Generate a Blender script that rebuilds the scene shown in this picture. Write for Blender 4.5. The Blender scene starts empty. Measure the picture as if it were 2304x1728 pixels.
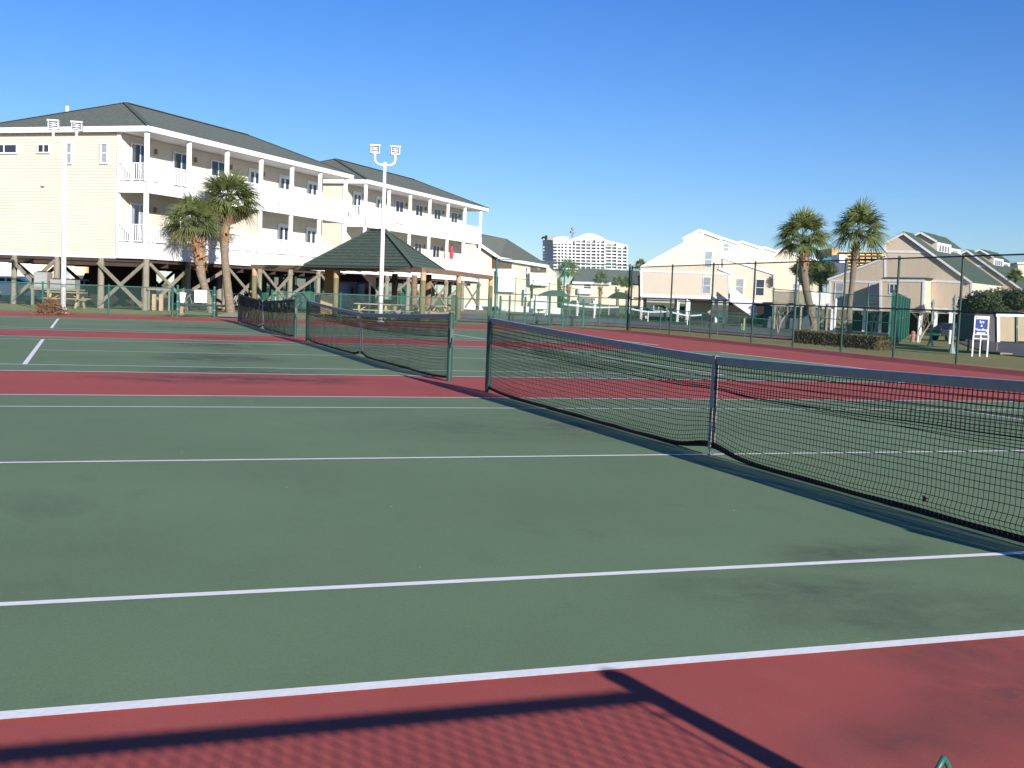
import bpy, math, random
from mathutils import Vector as V3, Matrix, noise
random.seed(7)
SC = bpy.context.scene
COL = SC.collection
R = math.radians
# ------------------------------------------------------------------ camera
CX, CY, CZ, YAW, PIT, ROL, FPX = -5.46967, -3.93013, 1.40498, 0.35314, -0.07581, 0.03923, 2608.0
CP = V3((CX, CY, CZ))
FW = V3((math.sin(YAW)*math.cos(PIT), math.cos(YAW)*math.cos(PIT), math.sin(PIT)))
_r0 = V3((math.cos(YAW), -math.sin(YAW), 0)); _u0 = _r0.cross(FW)
RT = _r0*math.cos(ROL) + _u0*math.sin(ROL); UP = -_r0*math.sin(ROL) + _u0*math.cos(ROL)
cam = bpy.data.cameras.new('camera'); co = bpy.data.objects.new('camera', cam); COL.objects.link(co)
cam.sensor_width = 36; cam.lens = FPX/2304*36; cam.clip_start = 0.05; cam.clip_end = 4000
m = Matrix((RT, UP, -FW)).transposed().to_4x4(); m.translation = CP
co.matrix_world = m; SC.camera = co
# ------------------------------------------------------------------ light
SUN_EL, SUN_AZ = 19.6, math.atan2(-0.987, 0.160)     # direction towards the sun, in the ground plane
sd = V3((math.cos(SUN_AZ)*math.cos(R(SUN_EL)), math.sin(SUN_AZ)*math.cos(R(SUN_EL)), math.sin(R(SUN_EL))))
sl = bpy.data.lights.new('sun', 'SUN'); sl.energy = 5.0; sl.angle = R(0.5); sl.color = (1, 0.94, 0.86)
so = bpy.data.objects.new('sun', sl); COL.objects.link(so); so.rotation_euler = sd.to_track_quat('Z', 'Y').to_euler()
W = bpy.data.worlds.new('World'); SC.world = W; W.use_nodes = True
wt = W.node_tree; wt.nodes.clear()
sk = wt.nodes.new('ShaderNodeTexSky'); sk.sky_type = 'NISHITA'; sk.sun_disc = False
sk.sun_elevation = R(SUN_EL); sk.sun_rotation = math.pi/2 - SUN_AZ
sk.air_density = 1.0; sk.dust_density = 0.0; sk.ozone_density = 3.0; sk.altitude = 0
bg = wt.nodes.new('ShaderNodeBackground'); bg.inputs[1].default_value = 0.078
wo = wt.nodes.new('ShaderNodeOutputWorld')
tn = wt.nodes.new('ShaderNodeMix'); tn.data_type = 'RGBA'; tn.blend_type = 'MULTIPLY'; tn.inputs[0].default_value = 1; tc = wt.nodes.new('ShaderNodeTexCoord'); sx = wt.nodes.new('ShaderNodeSeparateXYZ'); wt.links.new(tc.outputs['Generated'], sx.inputs[0])
rp = wt.nodes.new('ShaderNodeValToRGB'); rp.color_ramp.elements[0].position = 0.0; rp.color_ramp.elements[0].color = (.66, .80, 1.06, 1)
rp.color_ramp.elements[1].position = .30; rp.color_ramp.elements[1].color = (.27, .60, 1.12, 1); wt.links.new(sx.outputs[2], rp.inputs[0]); wt.links.new(rp.outputs[0], tn.inputs[7])
wt.links.new(sk.outputs[0], tn.inputs[6]); wt.links.new(tn.outputs[2], bg.inputs[0]); wt.links.new(bg.outputs[0], wo.inputs[0])
SC.view_settings.view_transform = 'Standard'; SC.view_settings.look = 'None'
SC.view_settings.exposure = 0.68; SC.view_settings.gamma = 1
# ------------------------------------------------------------------ helpers
def sm(t): t = max(0, min(1, t)); return t*t*(3-2*t)
def g(x, y):                                        # terrain height
    xb = 17 + 0.35*max(0, min(45, y-50)) - 0.8*max(0, min(30, y-95))
    return -0.8*sm((x-xb)/22)
def ray(U, V): return FW + RT*((U-1152)/FPX) + UP*((864-V)/FPX)
def vp(U, V, d): return CP + ray(U, V)*d
def gp(U, V, dz=0):
    r = ray(U, V); d = (0-CZ)/r.z
    lo, hi = 1.0, 600.0
    for _ in range(50):
        m_ = (lo+hi)/2; p = CP + r*m_
        if p.z > g(p.x, p.y)+dz: lo = m_
        else: hi = m_
    return CP + r*lo
def bp(U, d):                                       # ground point under screen column U at depth d
    p = vp(U, 690, d); 
    for _ in range(6):                              # follow leaning verticals
        p = V3((p.x, p.y, g(p.x, p.y)))
        q = p-CP; u = 1152 + FPX*q.dot(RT)/q.dot(FW); p = p + RT*((U-u)*q.dot(FW)/FPX)
    return V3((p.x, p.y, g(p.x, p.y)))
def zt(p, V):                                       # height above p seen at screen row V
    lo, hi = -5.0, 200.0
    for _ in range(50):
        z = (lo+hi)/2; q = V3((p[0], p[1], z))-CP
        if 864 - FPX*q.dot(UP)/q.dot(FW) > V: lo = z
        else: hi = z
    return lo
class Plane:                                        # vertical plane: point + horizontal direction
    def __init__(s, p, h): s.p = V3(p); s.h = V3((h[0], h[1], 0)).normalized(); s.n = V3((-s.h.y, s.h.x, 0))
    def at(s, U, V, off=0):
        r = ray(U, V); t = ((s.p + s.n*off - CP).dot(s.n))/r.dot(s.n); return CP + r*t
FH = V3((FW.x, FW.y, 0)).normalized(); RH = V3((FH.y, -FH.x, 0))
MATS = {}
def mat(name, col, rough=0.8, var=0.12, scale=1.5, bump=0.0, bscale=40, metal=0, col2=None, spec=0.3, trans=0, alpha=None, mapping=None, detail=5):
    if name in MATS: return MATS[name]
    m_ = bpy.data.materials.new(name); m_.use_nodes = True; t = m_.node_tree; n = t.nodes; l = t.links
    b = n['Principled BSDF']; b.inputs['Roughness'].default_value = rough; b.inputs['Metallic'].default_value = metal
    b.inputs['Specular IOR Level'].default_value = spec
    ge = n.new('ShaderNodeNewGeometry'); src = ge.outputs['Position']
    if mapping:
        mp = n.new('ShaderNodeMapping'); mp.inputs['Scale'].default_value = mapping; l.new(src, mp.inputs[0]); src = mp.outputs[0]
    nz = n.new('ShaderNodeTexNoise'); nz.inputs['Scale'].default_value = scale; nz.inputs['Detail'].default_value = detail; nz.inputs['Roughness'].default_value = 0.62
    l.new(src, nz.inputs['Vector'])
    cr = n.new('ShaderNodeValToRGB'); cr.color_ramp.elements[0].position = 0.3; cr.color_ramp.elements[1].position = 0.7
    c2 = col2 or tuple(c*(1-var) for c in col); c1 = col if col2 else tuple(min(1, c*(1+var*0.6)) for c in col)
    cr.color_ramp.elements[0].color = (*c2, 1); cr.color_ramp.elements[1].color = (*c1, 1)
    l.new(nz.outputs[0], cr.inputs[0]); l.new(cr.outputs[0], b.inputs['Base Color'])
    if bump:
        n2 = n.new('ShaderNodeTexNoise'); n2.inputs['Scale'].default_value = bscale; n2.inputs['Detail'].default_value = 3
        l.new(src, n2.inputs['Vector'])
        bu = n.new('ShaderNodeBump'); bu.inputs['Strength'].default_value = bump; bu.inputs['Distance'].default_value = 0.02
        l.new(n2.outputs[0], bu.inputs['Height']); l.new(bu.outputs[0], b.inputs['Normal'])
    out = n['Material Output']
    sh = b.outputs[0]
    if trans:
        tr = n.new('ShaderNodeBsdfTranslucent'); l.new(cr.outputs[0], tr.inputs[0]); mx = n.new('ShaderNodeMixShader')
        mx.inputs[0].default_value = trans; l.new(sh, mx.inputs[1]); l.new(tr.outputs[0], mx.inputs[2]); sh = mx.outputs[0]
    if alpha is not None:
        tp = n.new('ShaderNodeBsdfTransparent'); mx = n.new('ShaderNodeMixShader'); mx.inputs[0].default_value = alpha
        l.new(tp.outputs[0], mx.inputs[1]); l.new(sh, mx.inputs[2]); sh = mx.outputs[0]
    l.new(sh, out.inputs[0])
    MATS[name] = m_; return m_
class MB:
    def __init__(s): s.v = []; s.f = []
    def add(s, vs, fs): o = len(s.v); s.v += [V3(v) for v in vs]; s.f += [tuple(i+o for i in f) for f in fs]
    def quad(s, a, b, c, d): s.add([a, b, c, d], [(0, 1, 2, 3)])
    def poly(s, ps): s.add(ps, [tuple(range(len(ps)))])
    def pbox(s, o, ex, ey, ez):                      # parallelepiped from a corner
        o = V3(o); ex = V3(ex); ey = V3(ey); ez = V3(ez)
        p = [o, o+ex, o+ex+ey, o+ey]; p += [q+ez for q in p]
        f = [(0, 3, 2, 1), (4, 5, 6, 7), (0, 1, 5, 4), (1, 2, 6, 5), (2, 3, 7, 6), (3, 0, 4, 7)]
        if ex.cross(ey).dot(ez) < 0: f = [tuple(reversed(q)) for q in f]
        s.add(p, f)
    def box(s, c, sx, sy, sz, rz=0):                 # c = centre of the base
        ex = V3((math.cos(rz), math.sin(rz), 0)); ey = V3((-ex.y, ex.x, 0)); c = V3(c)
        s.pbox(c - ex*sx/2 - ey*sy/2, ex*sx, ey*sy, V3((0, 0, sz)))
    def bar(s, a, b, w, h=None, up=V3((0, 0, 1))):
        a = V3(a); b = V3(b); d = (b-a); h = h or w
        if d.length < 1e-6: return
        dn = d.normalized(); sx = dn.cross(up)
        if sx.length < 1e-3: sx = dn.cross(V3((1, 0, 0)))
        sx.normalize(); sz = sx.cross(dn)
        s.pbox(a - sx*w/2 - sz*h/2, d, sx*w, sz*h)
    def prism(s, ps, vec):
        ps = [V3(p) for p in ps]; vec = V3(vec); n = len(ps)
        nn = V3((0, 0, 0))
        for i in range(n): nn += ps[i].cross(ps[(i+1) % n])
        if nn.dot(vec) > 0: ps = ps[::-1]
        s.add(ps + [p+vec for p in ps], [tuple(range(n)), tuple(range(2*n-1, n-1, -1))] + [((i+1) % n, i, i+n, (i+1) % n+n) for i in range(n)])
    def tube(s, pts, rad, n=8, cap=True):
        pts = [V3(p) for p in pts]
        if not hasattr(rad, '__len__'): rad = [rad]*len(pts)
        o = len(s.v); prev = None
        for i, p in enumerate(pts):
            d = (pts[min(i+1, len(pts)-1)] - pts[max(i-1, 0)]).normalized()
            if prev is None:
                a = d.cross(V3((0, 0, 1)) if abs(d.z) < .9 else V3((1, 0, 0))).normalized()
            else: a = (prev - d*prev.dot(d)).normalized()
            prev = a; b = d.cross(a)
            for k in range(n):
                t = 2*math.pi*k/n; s.v.append(p + (a*math.cos(t) + b*math.sin(t))*rad[i])
        for i in range(len(pts)-1):
            for k in range(n):
                s.f.append((o+i*n+k, o+i*n+(k+1) % n, o+(i+1)*n+(k+1) % n, o+(i+1)*n+k))
        if cap:
            s.f.append(tuple(o+k for k in range(n))[::-1]); e = o+(len(pts)-1)*n; s.f.append(tuple(e+k for k in range(n)))
    def cyl(s, c, r, h, n=12, r2=None): c = V3(c); s.tube([c, c+V3((0, 0, h))], [r, r if r2 is None else r2], n)
    def ell(s, c, rx, ry, rz, nu=12, nv=8, ns=0.0):
        c = V3(c); o = len(s.v)
        for j in range(nv+1):
            th = math.pi*j/nv
            for i in range(nu):
                ph = 2*math.pi*i/nu; d = V3((math.sin(th)*math.cos(ph), math.sin(th)*math.sin(ph), math.cos(th)))
                k = 1 + ns*noise.noise(d*2.3 + c)
                s.v.append(c + V3((d.x*rx, d.y*ry, d.z*rz))*k)
        for j in range(nv):
            for i in range(nu): s.f.append((o+j*nu+i, o+(j+1)*nu+i, o+(j+1)*nu+(i+1) % nu, o+j*nu+(i+1) % nu))
    def build(s, name, m_, parent=None, smooth=False, local=False, label=None):
        me = bpy.data.meshes.new(name)
        off = V3((0, 0, 0))
        if parent is not None and not local:
            q = parent
            while q is not None: off = off + V3(q.location); q = q.parent
        me.from_pydata([tuple(v-off) for v in s.v], [], s.f); me.materials.append(m_)
        if smooth:
            for p in me.polygons: p.use_smooth = True
        me.update()
        o = bpy.data.objects.new(name, me); COL.objects.link(o)
        if parent is not None: o.parent = parent
        if label: o['label'] = label
        return o
def thing(name, label, cat, loc=(0, 0, 0), rz=0, group=None):
    o = bpy.data.objects.new(name, None); COL.objects.link(o); o.empty_display_size = 0.2
    o.location = loc; o.rotation_euler = (0, 0, rz); o['label'] = label; o['category'] = cat
    if group: o['group'] = group
    return o
def tag(o, label, cat, group=None, kind=None):
    o['label'] = label; o['category'] = cat
    if group: o['group'] = group
    if kind: o['kind'] = kind
    return o
def struct(mb, name, m_, **k): o = mb.build(name, m_, **k); o['kind'] = 'structure'; return o
def dup(root, loc, rz, label, scale=None):
    def cp(o, par):
        c = o.copy(); COL.objects.link(c); c.parent = par
        for ch in list(o.children): cp(ch, c)
        return c
    r = cp(root, None); r.location = loc; r.rotation_euler = (0, 0, rz); r['label'] = label
    if scale: r.scale = (scale,)*3
    return r
# ------------------------------------------------------------------ materials
def court_mat(name, col, stain, light, stains=()):
    m_ = bpy.data.materials.new(name); m_.use_nodes = True; t = m_.node_tree; n = t.nodes; l = t.links; b = n['Principled BSDF']
    b.inputs['Roughness'].default_value = 0.88; b.inputs['Specular IOR Level'].default_value = 0.25
    ge = n.new('ShaderNodeNewGeometry')
    def nz(scale, det, mp=None, rough=.6):
        src = ge.outputs['Position']
        if mp:
            q = n.new('ShaderNodeMapping'); q.inputs['Scale'].default_value = mp[0]; q.inputs['Rotation'].default_value = (0, 0, mp[1]); q.inputs['Location'].default_value = mp[2]; l.new(src, q.inputs[0]); src = q.outputs[0]
        z = n.new('ShaderNodeTexNoise'); z.inputs['Scale'].default_value = scale; z.inputs['Detail'].default_value = det; z.inputs['Roughness'].default_value = rough; l.new(src, z.inputs['Vector']); return z.outputs[0]
    def ramp(f, a, b_, pa, pb):
        c = n.new('ShaderNodeValToRGB'); c.color_ramp.elements[0].position = pa; c.color_ramp.elements[1].position = pb
        c.color_ramp.elements[0].color = (*a, 1); c.color_ramp.elements[1].color = (*b_, 1); l.new(f, c.inputs[0]); return c.outputs[0]
    def mix(f, a, b_):
        x = n.new('ShaderNodeMix'); x.data_type = 'RGBA'; l.new(f, x.inputs[0])
        l.new(a, x.inputs[6]) if not isinstance(a, tuple) else x.inputs[6].__setattr__('default_value', (*a, 1))
        l.new(b_, x.inputs[7]) if not isinstance(b_, tuple) else x.inputs[7].__setattr__('default_value', (*b_, 1))
        return x.outputs[2]
    base = ramp(nz(.45, 4), tuple(c*.90 for c in col), tuple(c*1.07 for c in col), .3, .7)
    f1 = ramp(nz(.55, 5, ((1.0, .45, 1), .35, (3, 7, 0)), .7), (0, 0, 0), (.62, .62, .62), .57, .80)     # dark washed stains
    c1 = mix(f1, base, stain)
    for (px, py, rx, ry, rot, amt) in stains:
        mp_ = n.new('ShaderNodeMapping'); mp_.vector_type = 'TEXTURE'; mp_.inputs['Location'].default_value = (px, py, 0); mp_.inputs['Rotation'].default_value = (0, 0, rot); mp_.inputs['Scale'].default_value = (rx, ry, 1000)
        l.new(ge.outputs['Position'], mp_.inputs[0]); gr = n.new('ShaderNodeTexGradient'); gr.gradient_type = 'SPHERICAL'; l.new(mp_.outputs[0], gr.inputs[0])
        nn_ = n.new('ShaderNodeMath'); nn_.operation = 'MULTIPLY'; l.new(gr.outputs['Fac'], nn_.inputs[0]); l.new(ramp(nz(1.6, 6, ((1, 1, 1), 0, (px, py, 0)), .7), (.1, .1, .1), (1, 1, 1), .38, .62), nn_.inputs[1])
        n2_ = n.new('ShaderNodeMath'); n2_.operation = 'MULTIPLY'; n2_.use_clamp = True; l.new(nn_.outputs[0], n2_.inputs[0]); n2_.inputs[1].default_value = amt; c1 = mix(n2_.outputs[0], c1, stain)
    f2 = ramp(nz(2.2, 5, ((1, .35, 1), -.3, (0, 0, 0))), (0, 0, 0), (.35, .35, .35), .5, .75)
    c2 = mix(f2, c1, light)
    f3 = ramp(nz(150, 3), (.84, .84, .84), (1.15, 1.15, 1.15), .3, .7)
    mu = n.new('ShaderNodeMix'); mu.data_type = 'RGBA'; mu.blend_type = 'MULTIPLY'; mu.inputs[0].default_value = 1; l.new(c2, mu.inputs[6]); l.new(f3, mu.inputs[7])
    # tiny pale specks
    vo = n.new('ShaderNodeTexVoronoi'); vo.inputs['Scale'].default_value = 2.6; l.new(ge.outputs['Position'], vo.inputs['Vector'])
    f4 = ramp(vo.outputs['Distance'], (1, 1, 1), (0, 0, 0), .010, .022)
    c4 = mix(f4, mu.outputs[2], (.55, .55, .5))
    l.new(c4, b.inputs['Base Color'])
    bu = n.new('ShaderNodeBump'); bu.inputs['Strength'].default_value = .35; bu.inputs['Distance'].default_value = .004
    l.new(nz(420, 2), bu.inputs['Height']); l.new(bu.outputs[0], b.inputs['Normal'])
    MATS[name] = m_; return m_
M_green = court_mat('court green', (.140, .208, .112), (.075, .098, .062), (.158, .220, .125), [(-2.6, 23.5, 1.5, 2.6, 0, 1.6), (-3.1, 18.8, 1.6, 1.9, 0, 2.0), (-3.2, 15.4, 2.0, 1.0, 0, 1.8), (-2.0, 34.6, 2.4, 2.4, 0, 1.6), (-1.3, 1.6, .75, .42, .2, 1.3), (-2.05, .85, 1.1, .5, -.2, 1.1), (-1.8, .35, 1.2, .42, 0, 1.0), (-.9, 7.6, 2.8, 1.5, 0, .7), (4, 18, 2.5, 2.5, 0, 1.0)])
M_red = court_mat('court red', (.37, .082, .068), (.15, .055, .05), (.41, .115, .09), [(-3.3, 13.7, 2.8, 1.0, 0, 2.2), (-2.0, 27.3, 2.2, 1.2, 0, 1.9), (-1.95, -.2, .75, .38, -.3, 1.4), (-2.2, -.62, .85, .5, .4, 1.1), (-2.9, -.9, .7, .35, .3, .9)])
M_line = mat('line paint', (.80, .80, .79), .7, .06, 5, bump=.1)
M_white = mat('white paint', (.79, .79, .80), .5, .05, 3)
M_white2 = mat('aged white paint', (.74, .74, .73), .6, .12, 4)
M_siding = mat('cream siding', (.645, .59, .495), .6, .05, .8)
M_cream = mat('cream wall', (.64, .55, .42), .65, .06, .7)
M_cream2 = mat('pale cream boards', (.67, .59, .475), .65, .05, .7, mapping=(6, 6, .3))
M_tan = mat('tan stucco boards', (.60, .50, .38), .75, .08, .8, mapping=(5, 5, .3))
M_roof = mat('green grey shingles', (.125, .142, .120), .9, .35, 6, bump=.6, bscale=14, mapping=(1, 1, 3))
M_roofg = mat('green shingles', (.072, .104, .080), .9, .35, 5, bump=.6, bscale=14, mapping=(1, 1, 3))
M_glass = mat('window glass', (.035, .045, .065), .08, .3, 2, spec=.8)
M_glass2 = mat('blind behind glass', (.30, .34, .38), .12, .2, 3, spec=.7)
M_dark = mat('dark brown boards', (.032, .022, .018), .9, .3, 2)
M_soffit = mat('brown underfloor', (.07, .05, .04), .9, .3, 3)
M_pile = mat('grey treated timber', (.24, .22, .17), .9, .3, 3, bump=.4, bscale=18, mapping=(4, 4, .6))
M_log = mat('greenish treated log', (.16, .15, .075), .9, .3, 3, bump=.5, bscale=18, mapping=(4, 4, .6))
M_cut = mat('fresh cut timber', (.44, .30, .18), .85, .2, 4)
M_beam = mat('brown weathered beam', (.20, .135, .085), .9, .35, 3, bump=.5, bscale=16, mapping=(.7, .7, 5))
M_fence = mat('green vinyl coating', (.018, .11, .082), .45, .2, 3, spec=.5)
M_fenced = mat('dark green coating', (.012, .055, .042), .45, .2, 3, spec=.5)
M_net = mat('black net cord', (.008, .009, .010), .8, .2, 9)
M_vinyl_shade = mat('shade grey vinyl band', (.30, .275, .27), .6, .15, 7)  # white vinyl; the shade on its near face is put into the grey
M_steel = mat('galvanized steel', (.42, .43, .44), .4, .15, 8, metal=.7)
M_black = mat('black rubber', (.012, .012, .012), .7, .2, 5)
M_grass = mat('winter lawn', (.165, .180, .052), .95, 0, 2.2, col2=(.27, .225, .09), bump=.7, bscale=22, detail=9)
M_dirt = mat('sandy soil', (.13, .11, .08), .95, .3, .8, bump=.6)
M_conc = mat('concrete', (.36, .32, .28), .9, .2, 1.2, bump=.3)
M_asph = mat('asphalt', (.115, .112, .118), .9, .2, .8, bump=.3, bscale=60)
M_c2g = mat('old court grey green', (.118, .130, .120), .9, .2, .35)
M_c2r = mat('old court dull red', (.24, .10, .095), .9, .2, .4)
M_trunk = mat('palm bark', (.21, .165, .12), .95, .35, 4, bump=.9, bscale=9, mapping=(1, 1, 5))
M_boot = mat('dry leaf bases', (.50, .29, .14), .95, 0, 6, col2=(.20, .10, .05))
M_frond = mat('palm leaf', (.200, .235, .075), .5, 0, 2.2, col2=(.080, .112, .038), trans=.28, spec=.5)
M_frond2 = mat('yellowed palm leaf', (.17, .15, .055), .6, .2, 3, trans=.2)
M_leaf = mat('shrub leaf', (.085, .112, .036), .6, 0, 2.5, col2=(.035, .052, .018), trans=.15)
M_hedge = mat('brownish hedge leaf', (.17, .115, .06), .7, 0, 5, col2=(.075, .07, .032), trans=.1)
M_twig = mat('dead twigs', (.26, .155, .085), .95, 0, 7, col2=(.10, .06, .035))
M_screen = mat('green windscreen fabric', (.12, .60, .44), .75, .12, 1.5, alpha=.98, trans=.6)
M_screen2 = mat('see-through green windscreen', (.035, .21, .15), .75, .12, 1.5, alpha=.66, trans=.35)
# ------------------------------------------------------------------ ground
def grid_sheet(xs, ys, fz):
    mb = MB(); nx = len(xs)
    for y in ys:
        for x in xs: mb.v.append(V3((x, y, fz(x, y))))
    for j in range(len(ys)-1):
        for i in range(nx-1): mb.f.append((j*nx+i, j*nx+i+1, (j+1)*nx+i+1, (j+1)*nx+i))
    return mb
xs = [-1500, -600, -250, -120, -70, -40, -30] + [x for x in range(-28, 100, 2)] + [105, 120, 150, 200, 300, 500, 900, 1800]
ys = [-200, -60, -20, -10] + [y for y in range(-8, 160, 2)] + [170, 190, 220, 270, 350, 500, 800, 1300, 2500]
struct(grid_sheet(xs, ys, lambda x, y: g(x, y)-.03), 'ground', M_grass, smooth=True)
def fence_x(y): return 16.9 + (y-18)*.0618           # right-hand back fence line
mb = MB(); mb.poly([(-34, -7.5, 0), (fence_x(-7.5)+.12, -7.5, 0), (fence_x(45.8)+.1, 45.8, 0), (-34, 45.8, 0)])
struct(mb, 'court_apron', M_red)
Y1, Y2, Y3 = 0.0, 14.785, 29.549
for i, y0 in enumerate((Y1, Y2, Y3)):
    mb = MB(); mb.quad((-11.885, y0, .004), (11.885, y0, .004), (11.885, y0+10.97, .004), (-11.885, y0+10.97, .004))
    struct(mb, 'court_surface', M_green)
    L = MB()
    def hl(x0, x1, y, w=.05): L.quad((x0, y-w/2, .008), (x1, y-w/2, .008), (x1, y+w/2, .008), (x0, y+w/2, .008))
    def vl(x, ya, yb, w=.05): L.quad((x-w/2, ya, .008), (x+w/2, ya, .008), (x+w/2, yb, .008), (x-w/2, yb, .008))
    e = .025
    for y, w in ((y0, .075), (y0+1.372, .062), (y0+9.6, .05), (y0+10.97, .05)): hl(-11.885, 11.885, y, w)
    hl(-6.4+e, 6.4-e, y0+5.485, .052)
    for x in (-6.4, 6.4): vl(x, y0+1.372+.028, y0+9.6-e, .075 if i else .05)
    for x in (-11.87, 11.87): vl(x, y0+.032, y0+1.372-.028, .09); vl(x, y0+1.372+.028, y0+9.6-e, .09); vl(x, y0+9.6+e, y0+10.97-e, .09)
    for x in (-11.77, 11.77): hl(min(x, x-.1*(1 if x > 0 else -1)), max(x, x-.1*(1 if x > 0 else -1)), y0+5.485)
    struct(L, 'court_markings', M_line)
# path by the gate, paved patio below the gazebo, soil under the buildings
mb = MB(); mb.poly([gp(478, 711.5, .01), gp(560, 715, .01), gp(560, 704.5, .01), gp(520, 703.5, .01), gp(505, 705, .01)]); struct(mb, 'path', M_conc)
# second group of courts behind the grass strip
c2 = [gp(1030, 724), gp(1180, 729), gp(1603, 750), gp(1990, 773), gp(2040, 752), gp(1876, 738), gp(1694, 731), gp(1200, 708), gp(1040, 702)]
def ear(poly, step, dz):                              # terrain-following fill of a polygon
    mb = MB(); x0 = min(p.x for p in poly); x1 = max(p.x for p in poly); y0 = min(p.y for p in poly); y1 = max(p.y for p in poly)
    n = max(2, int((y1-y0)/step))
    for j in range(n):
        rows = []
        for yy in (y0+(y1-y0)*j/n+1e-4, y0+(y1-y0)*(j+1)/n-1e-4):
            c = []
            for i in range(len(poly)):
                a, b = poly[i], poly[(i+1) % len(poly)]
                if (a.y-yy)*(b.y-yy) < 0: c.append(a.x+(b.x-a.x)*(yy-a.y)/(b.y-a.y))
            rows.append((sorted(c), yy))
        (ca, ya), (cb, yb) = rows
        if len(ca) < 2 or len(cb) < 2: continue
        k = 26
        for q in range(k):
            P = []
            for c, yy, t in ((ca, ya, q/k), (ca, ya, (q+1)/k), (cb, yb, (q+1)/k), (cb, yb, q/k)):
                x = c[0]+(c[-1]-c[0])*t; P.append(V3((x, yy, g(x, yy)+dz)))
            mb.quad(*P)
    return mb
struct(ear(c2, 1.5, .02), 'far_court_apron', M_c2r)
cg = [gp(1040, 719), gp(1190, 724.5), gp(1600, 745), gp(1960, 764), gp(2010, 752), gp(1850, 740), gp(1640, 731), gp(1200, 712), gp(1045, 707)]
struct(ear(cg, 1.5, .05), 'far_court_surface', M_c2g)
rd = [gp(2140, 765), gp(2150, 768), gp(2190, 783), gp(2233, 795), gp(2330, 806), gp(2420, 806), gp(2420, 770), gp(2300, 766)]
struct(ear(rd, 1.0, .02), 'road', M_asph)
# ------------------------------------------------------------------ chain link
def diag(mb, p0, p1, h0, h1, cell, w, zfun=None):
    """straight crossing wires between z=h0 and z=h1 along p0-p1"""
    p0 = V3((p0[0], p0[1], 0)); p1 = V3((p1[0], p1[1], 0)); Ln = (p1-p0).length; d = (p1-p0)/Ln; n = V3((-d.y, d.x, 0)); H = h1-h0
    k = -int(H/cell)-1; up = V3((0, 0, 1))
    while k*cell < Ln:
        a = k*cell
        for sgn in (1, -1):
            s0, s1 = a, a+H; z0, z1 = (h0, h1) if sgn > 0 else (h1, h0)
            t0 = max(0, (0-s0)/H); t1 = min(1, (Ln-s0)/H)
            if t1 > t0:
                A = p0+d*(s0+H*t0)+up*(z0+(z1-z0)*t0); B = p0+d*(s0+H*t1)+up*(z0+(z1-z0)*t1)
                if zfun: A.z += zfun(A); B.z += zfun(B)
                q = (B-A).normalized().cross(n)*w/2; off = n*(.002*sgn); nn = n*w*.5
                mb.add([A-q+off, A+q+off, B+q+off, B-q+off, A+nn+off, B+nn+off], [(0, 1, 2, 3), (1, 4, 5, 2), (4, 0, 3, 5)])
        k += 1
def fence(name, label, posts, h, cell=.06, w=.004, midrail=None, pr=.035, rr=.022, posts_extra=None, cat='fence', m_=None, bottomrail=False, hmesh=None, group=None):
    m_ = m_ or M_fence; P = [V3((p[0], p[1], g(p[0], p[1]))) for p in posts]
    t = thing(name, label, cat, P[0])
    if group: t['group'] = group
    for i, p in enumerate(P):
        b = MB(); r = pr*(1.35 if i in (0, len(P)-1) else 1); b.cyl(p-V3((0, 0, .05)), r, h+.05+.04, 10); b.ell(p+V3((0, 0, h+.05)), r*1.15, r*1.15, r*.9, 8, 5)
        b.build('post', m_, t, smooth=False)
    for a, b_ in zip(P[:-1], P[1:]):
        b = MB(); b.tube([a+V3((0, 0, h)), b_+V3((0, 0, h))], rr, 8); b.build('top_rail', m_, t)
        if midrail: b = MB(); b.tube([a+V3((0, 0, midrail)), b_+V3((0, 0, midrail))], rr, 8); b.build('middle_rail', m_, t)
    b = MB()
    for a, b_ in zip(P[:-1], P[1:]):
        za, zb = a.z, b_.z; Ln = (b_-a).to_2d().length
        zf = (lambda a, b_, Ln: (lambda q: a.z+(b_.z-a.z)*((q-a).to_2d().length/Ln)))(a, b_, Ln)
        diag(b, a, b_, .04, hmesh or h-.01, cell, w, zf)
    b.build('chain_link_mesh', m_, t)
    return t, P
# right-hand tall fence
ry = [3.6, 6.65, 9.7, 12.75, 15.8, 18.9, 22.0, 24.92, 27.77, 30.8, 33.8, 37.25, 41.2, 45.75]
fence('chain_link_fence', 'tall green chain link fence along the right side of the red courts, before the hedge',
      [(fence_x(y)+.05, y) for y in ry], 2.98, midrail=1.47, m_=M_fenced, w=.0045)
# tall fence at the back, two bays in the middle of the picture
A_ = bp(1156, 50.9); B_ = bp(1296, 52.7)
fence('chain_link_fence', 'tall green chain link fence of two bays in front of the two dark benches',
      [(11.95, 45.95), (15.3, 45.95), (fence_x(45.8)+.02, 45.95)], 3.05, midrail=1.49)
# low fence behind the courts
fence('low_chain_link_fence', 'low green chain link fence left of the gate, in front of the stilted building',
      [(-16.4, 45.95), (-13.3, 45.95), (-10.2, 45.95), (-7.13, 45.95), (-4.65, 45.95), (-2.16, 45.95)], 1.17)
fence('low_chain_link_fence', 'low green chain link fence in front of the gazebo, right of the gate',
      [(1.9, 45.95), (4.85, 45.95), (7.75, 45.95), (10.15, 45.95), (11.75, 45.95)], 1.19)
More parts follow.
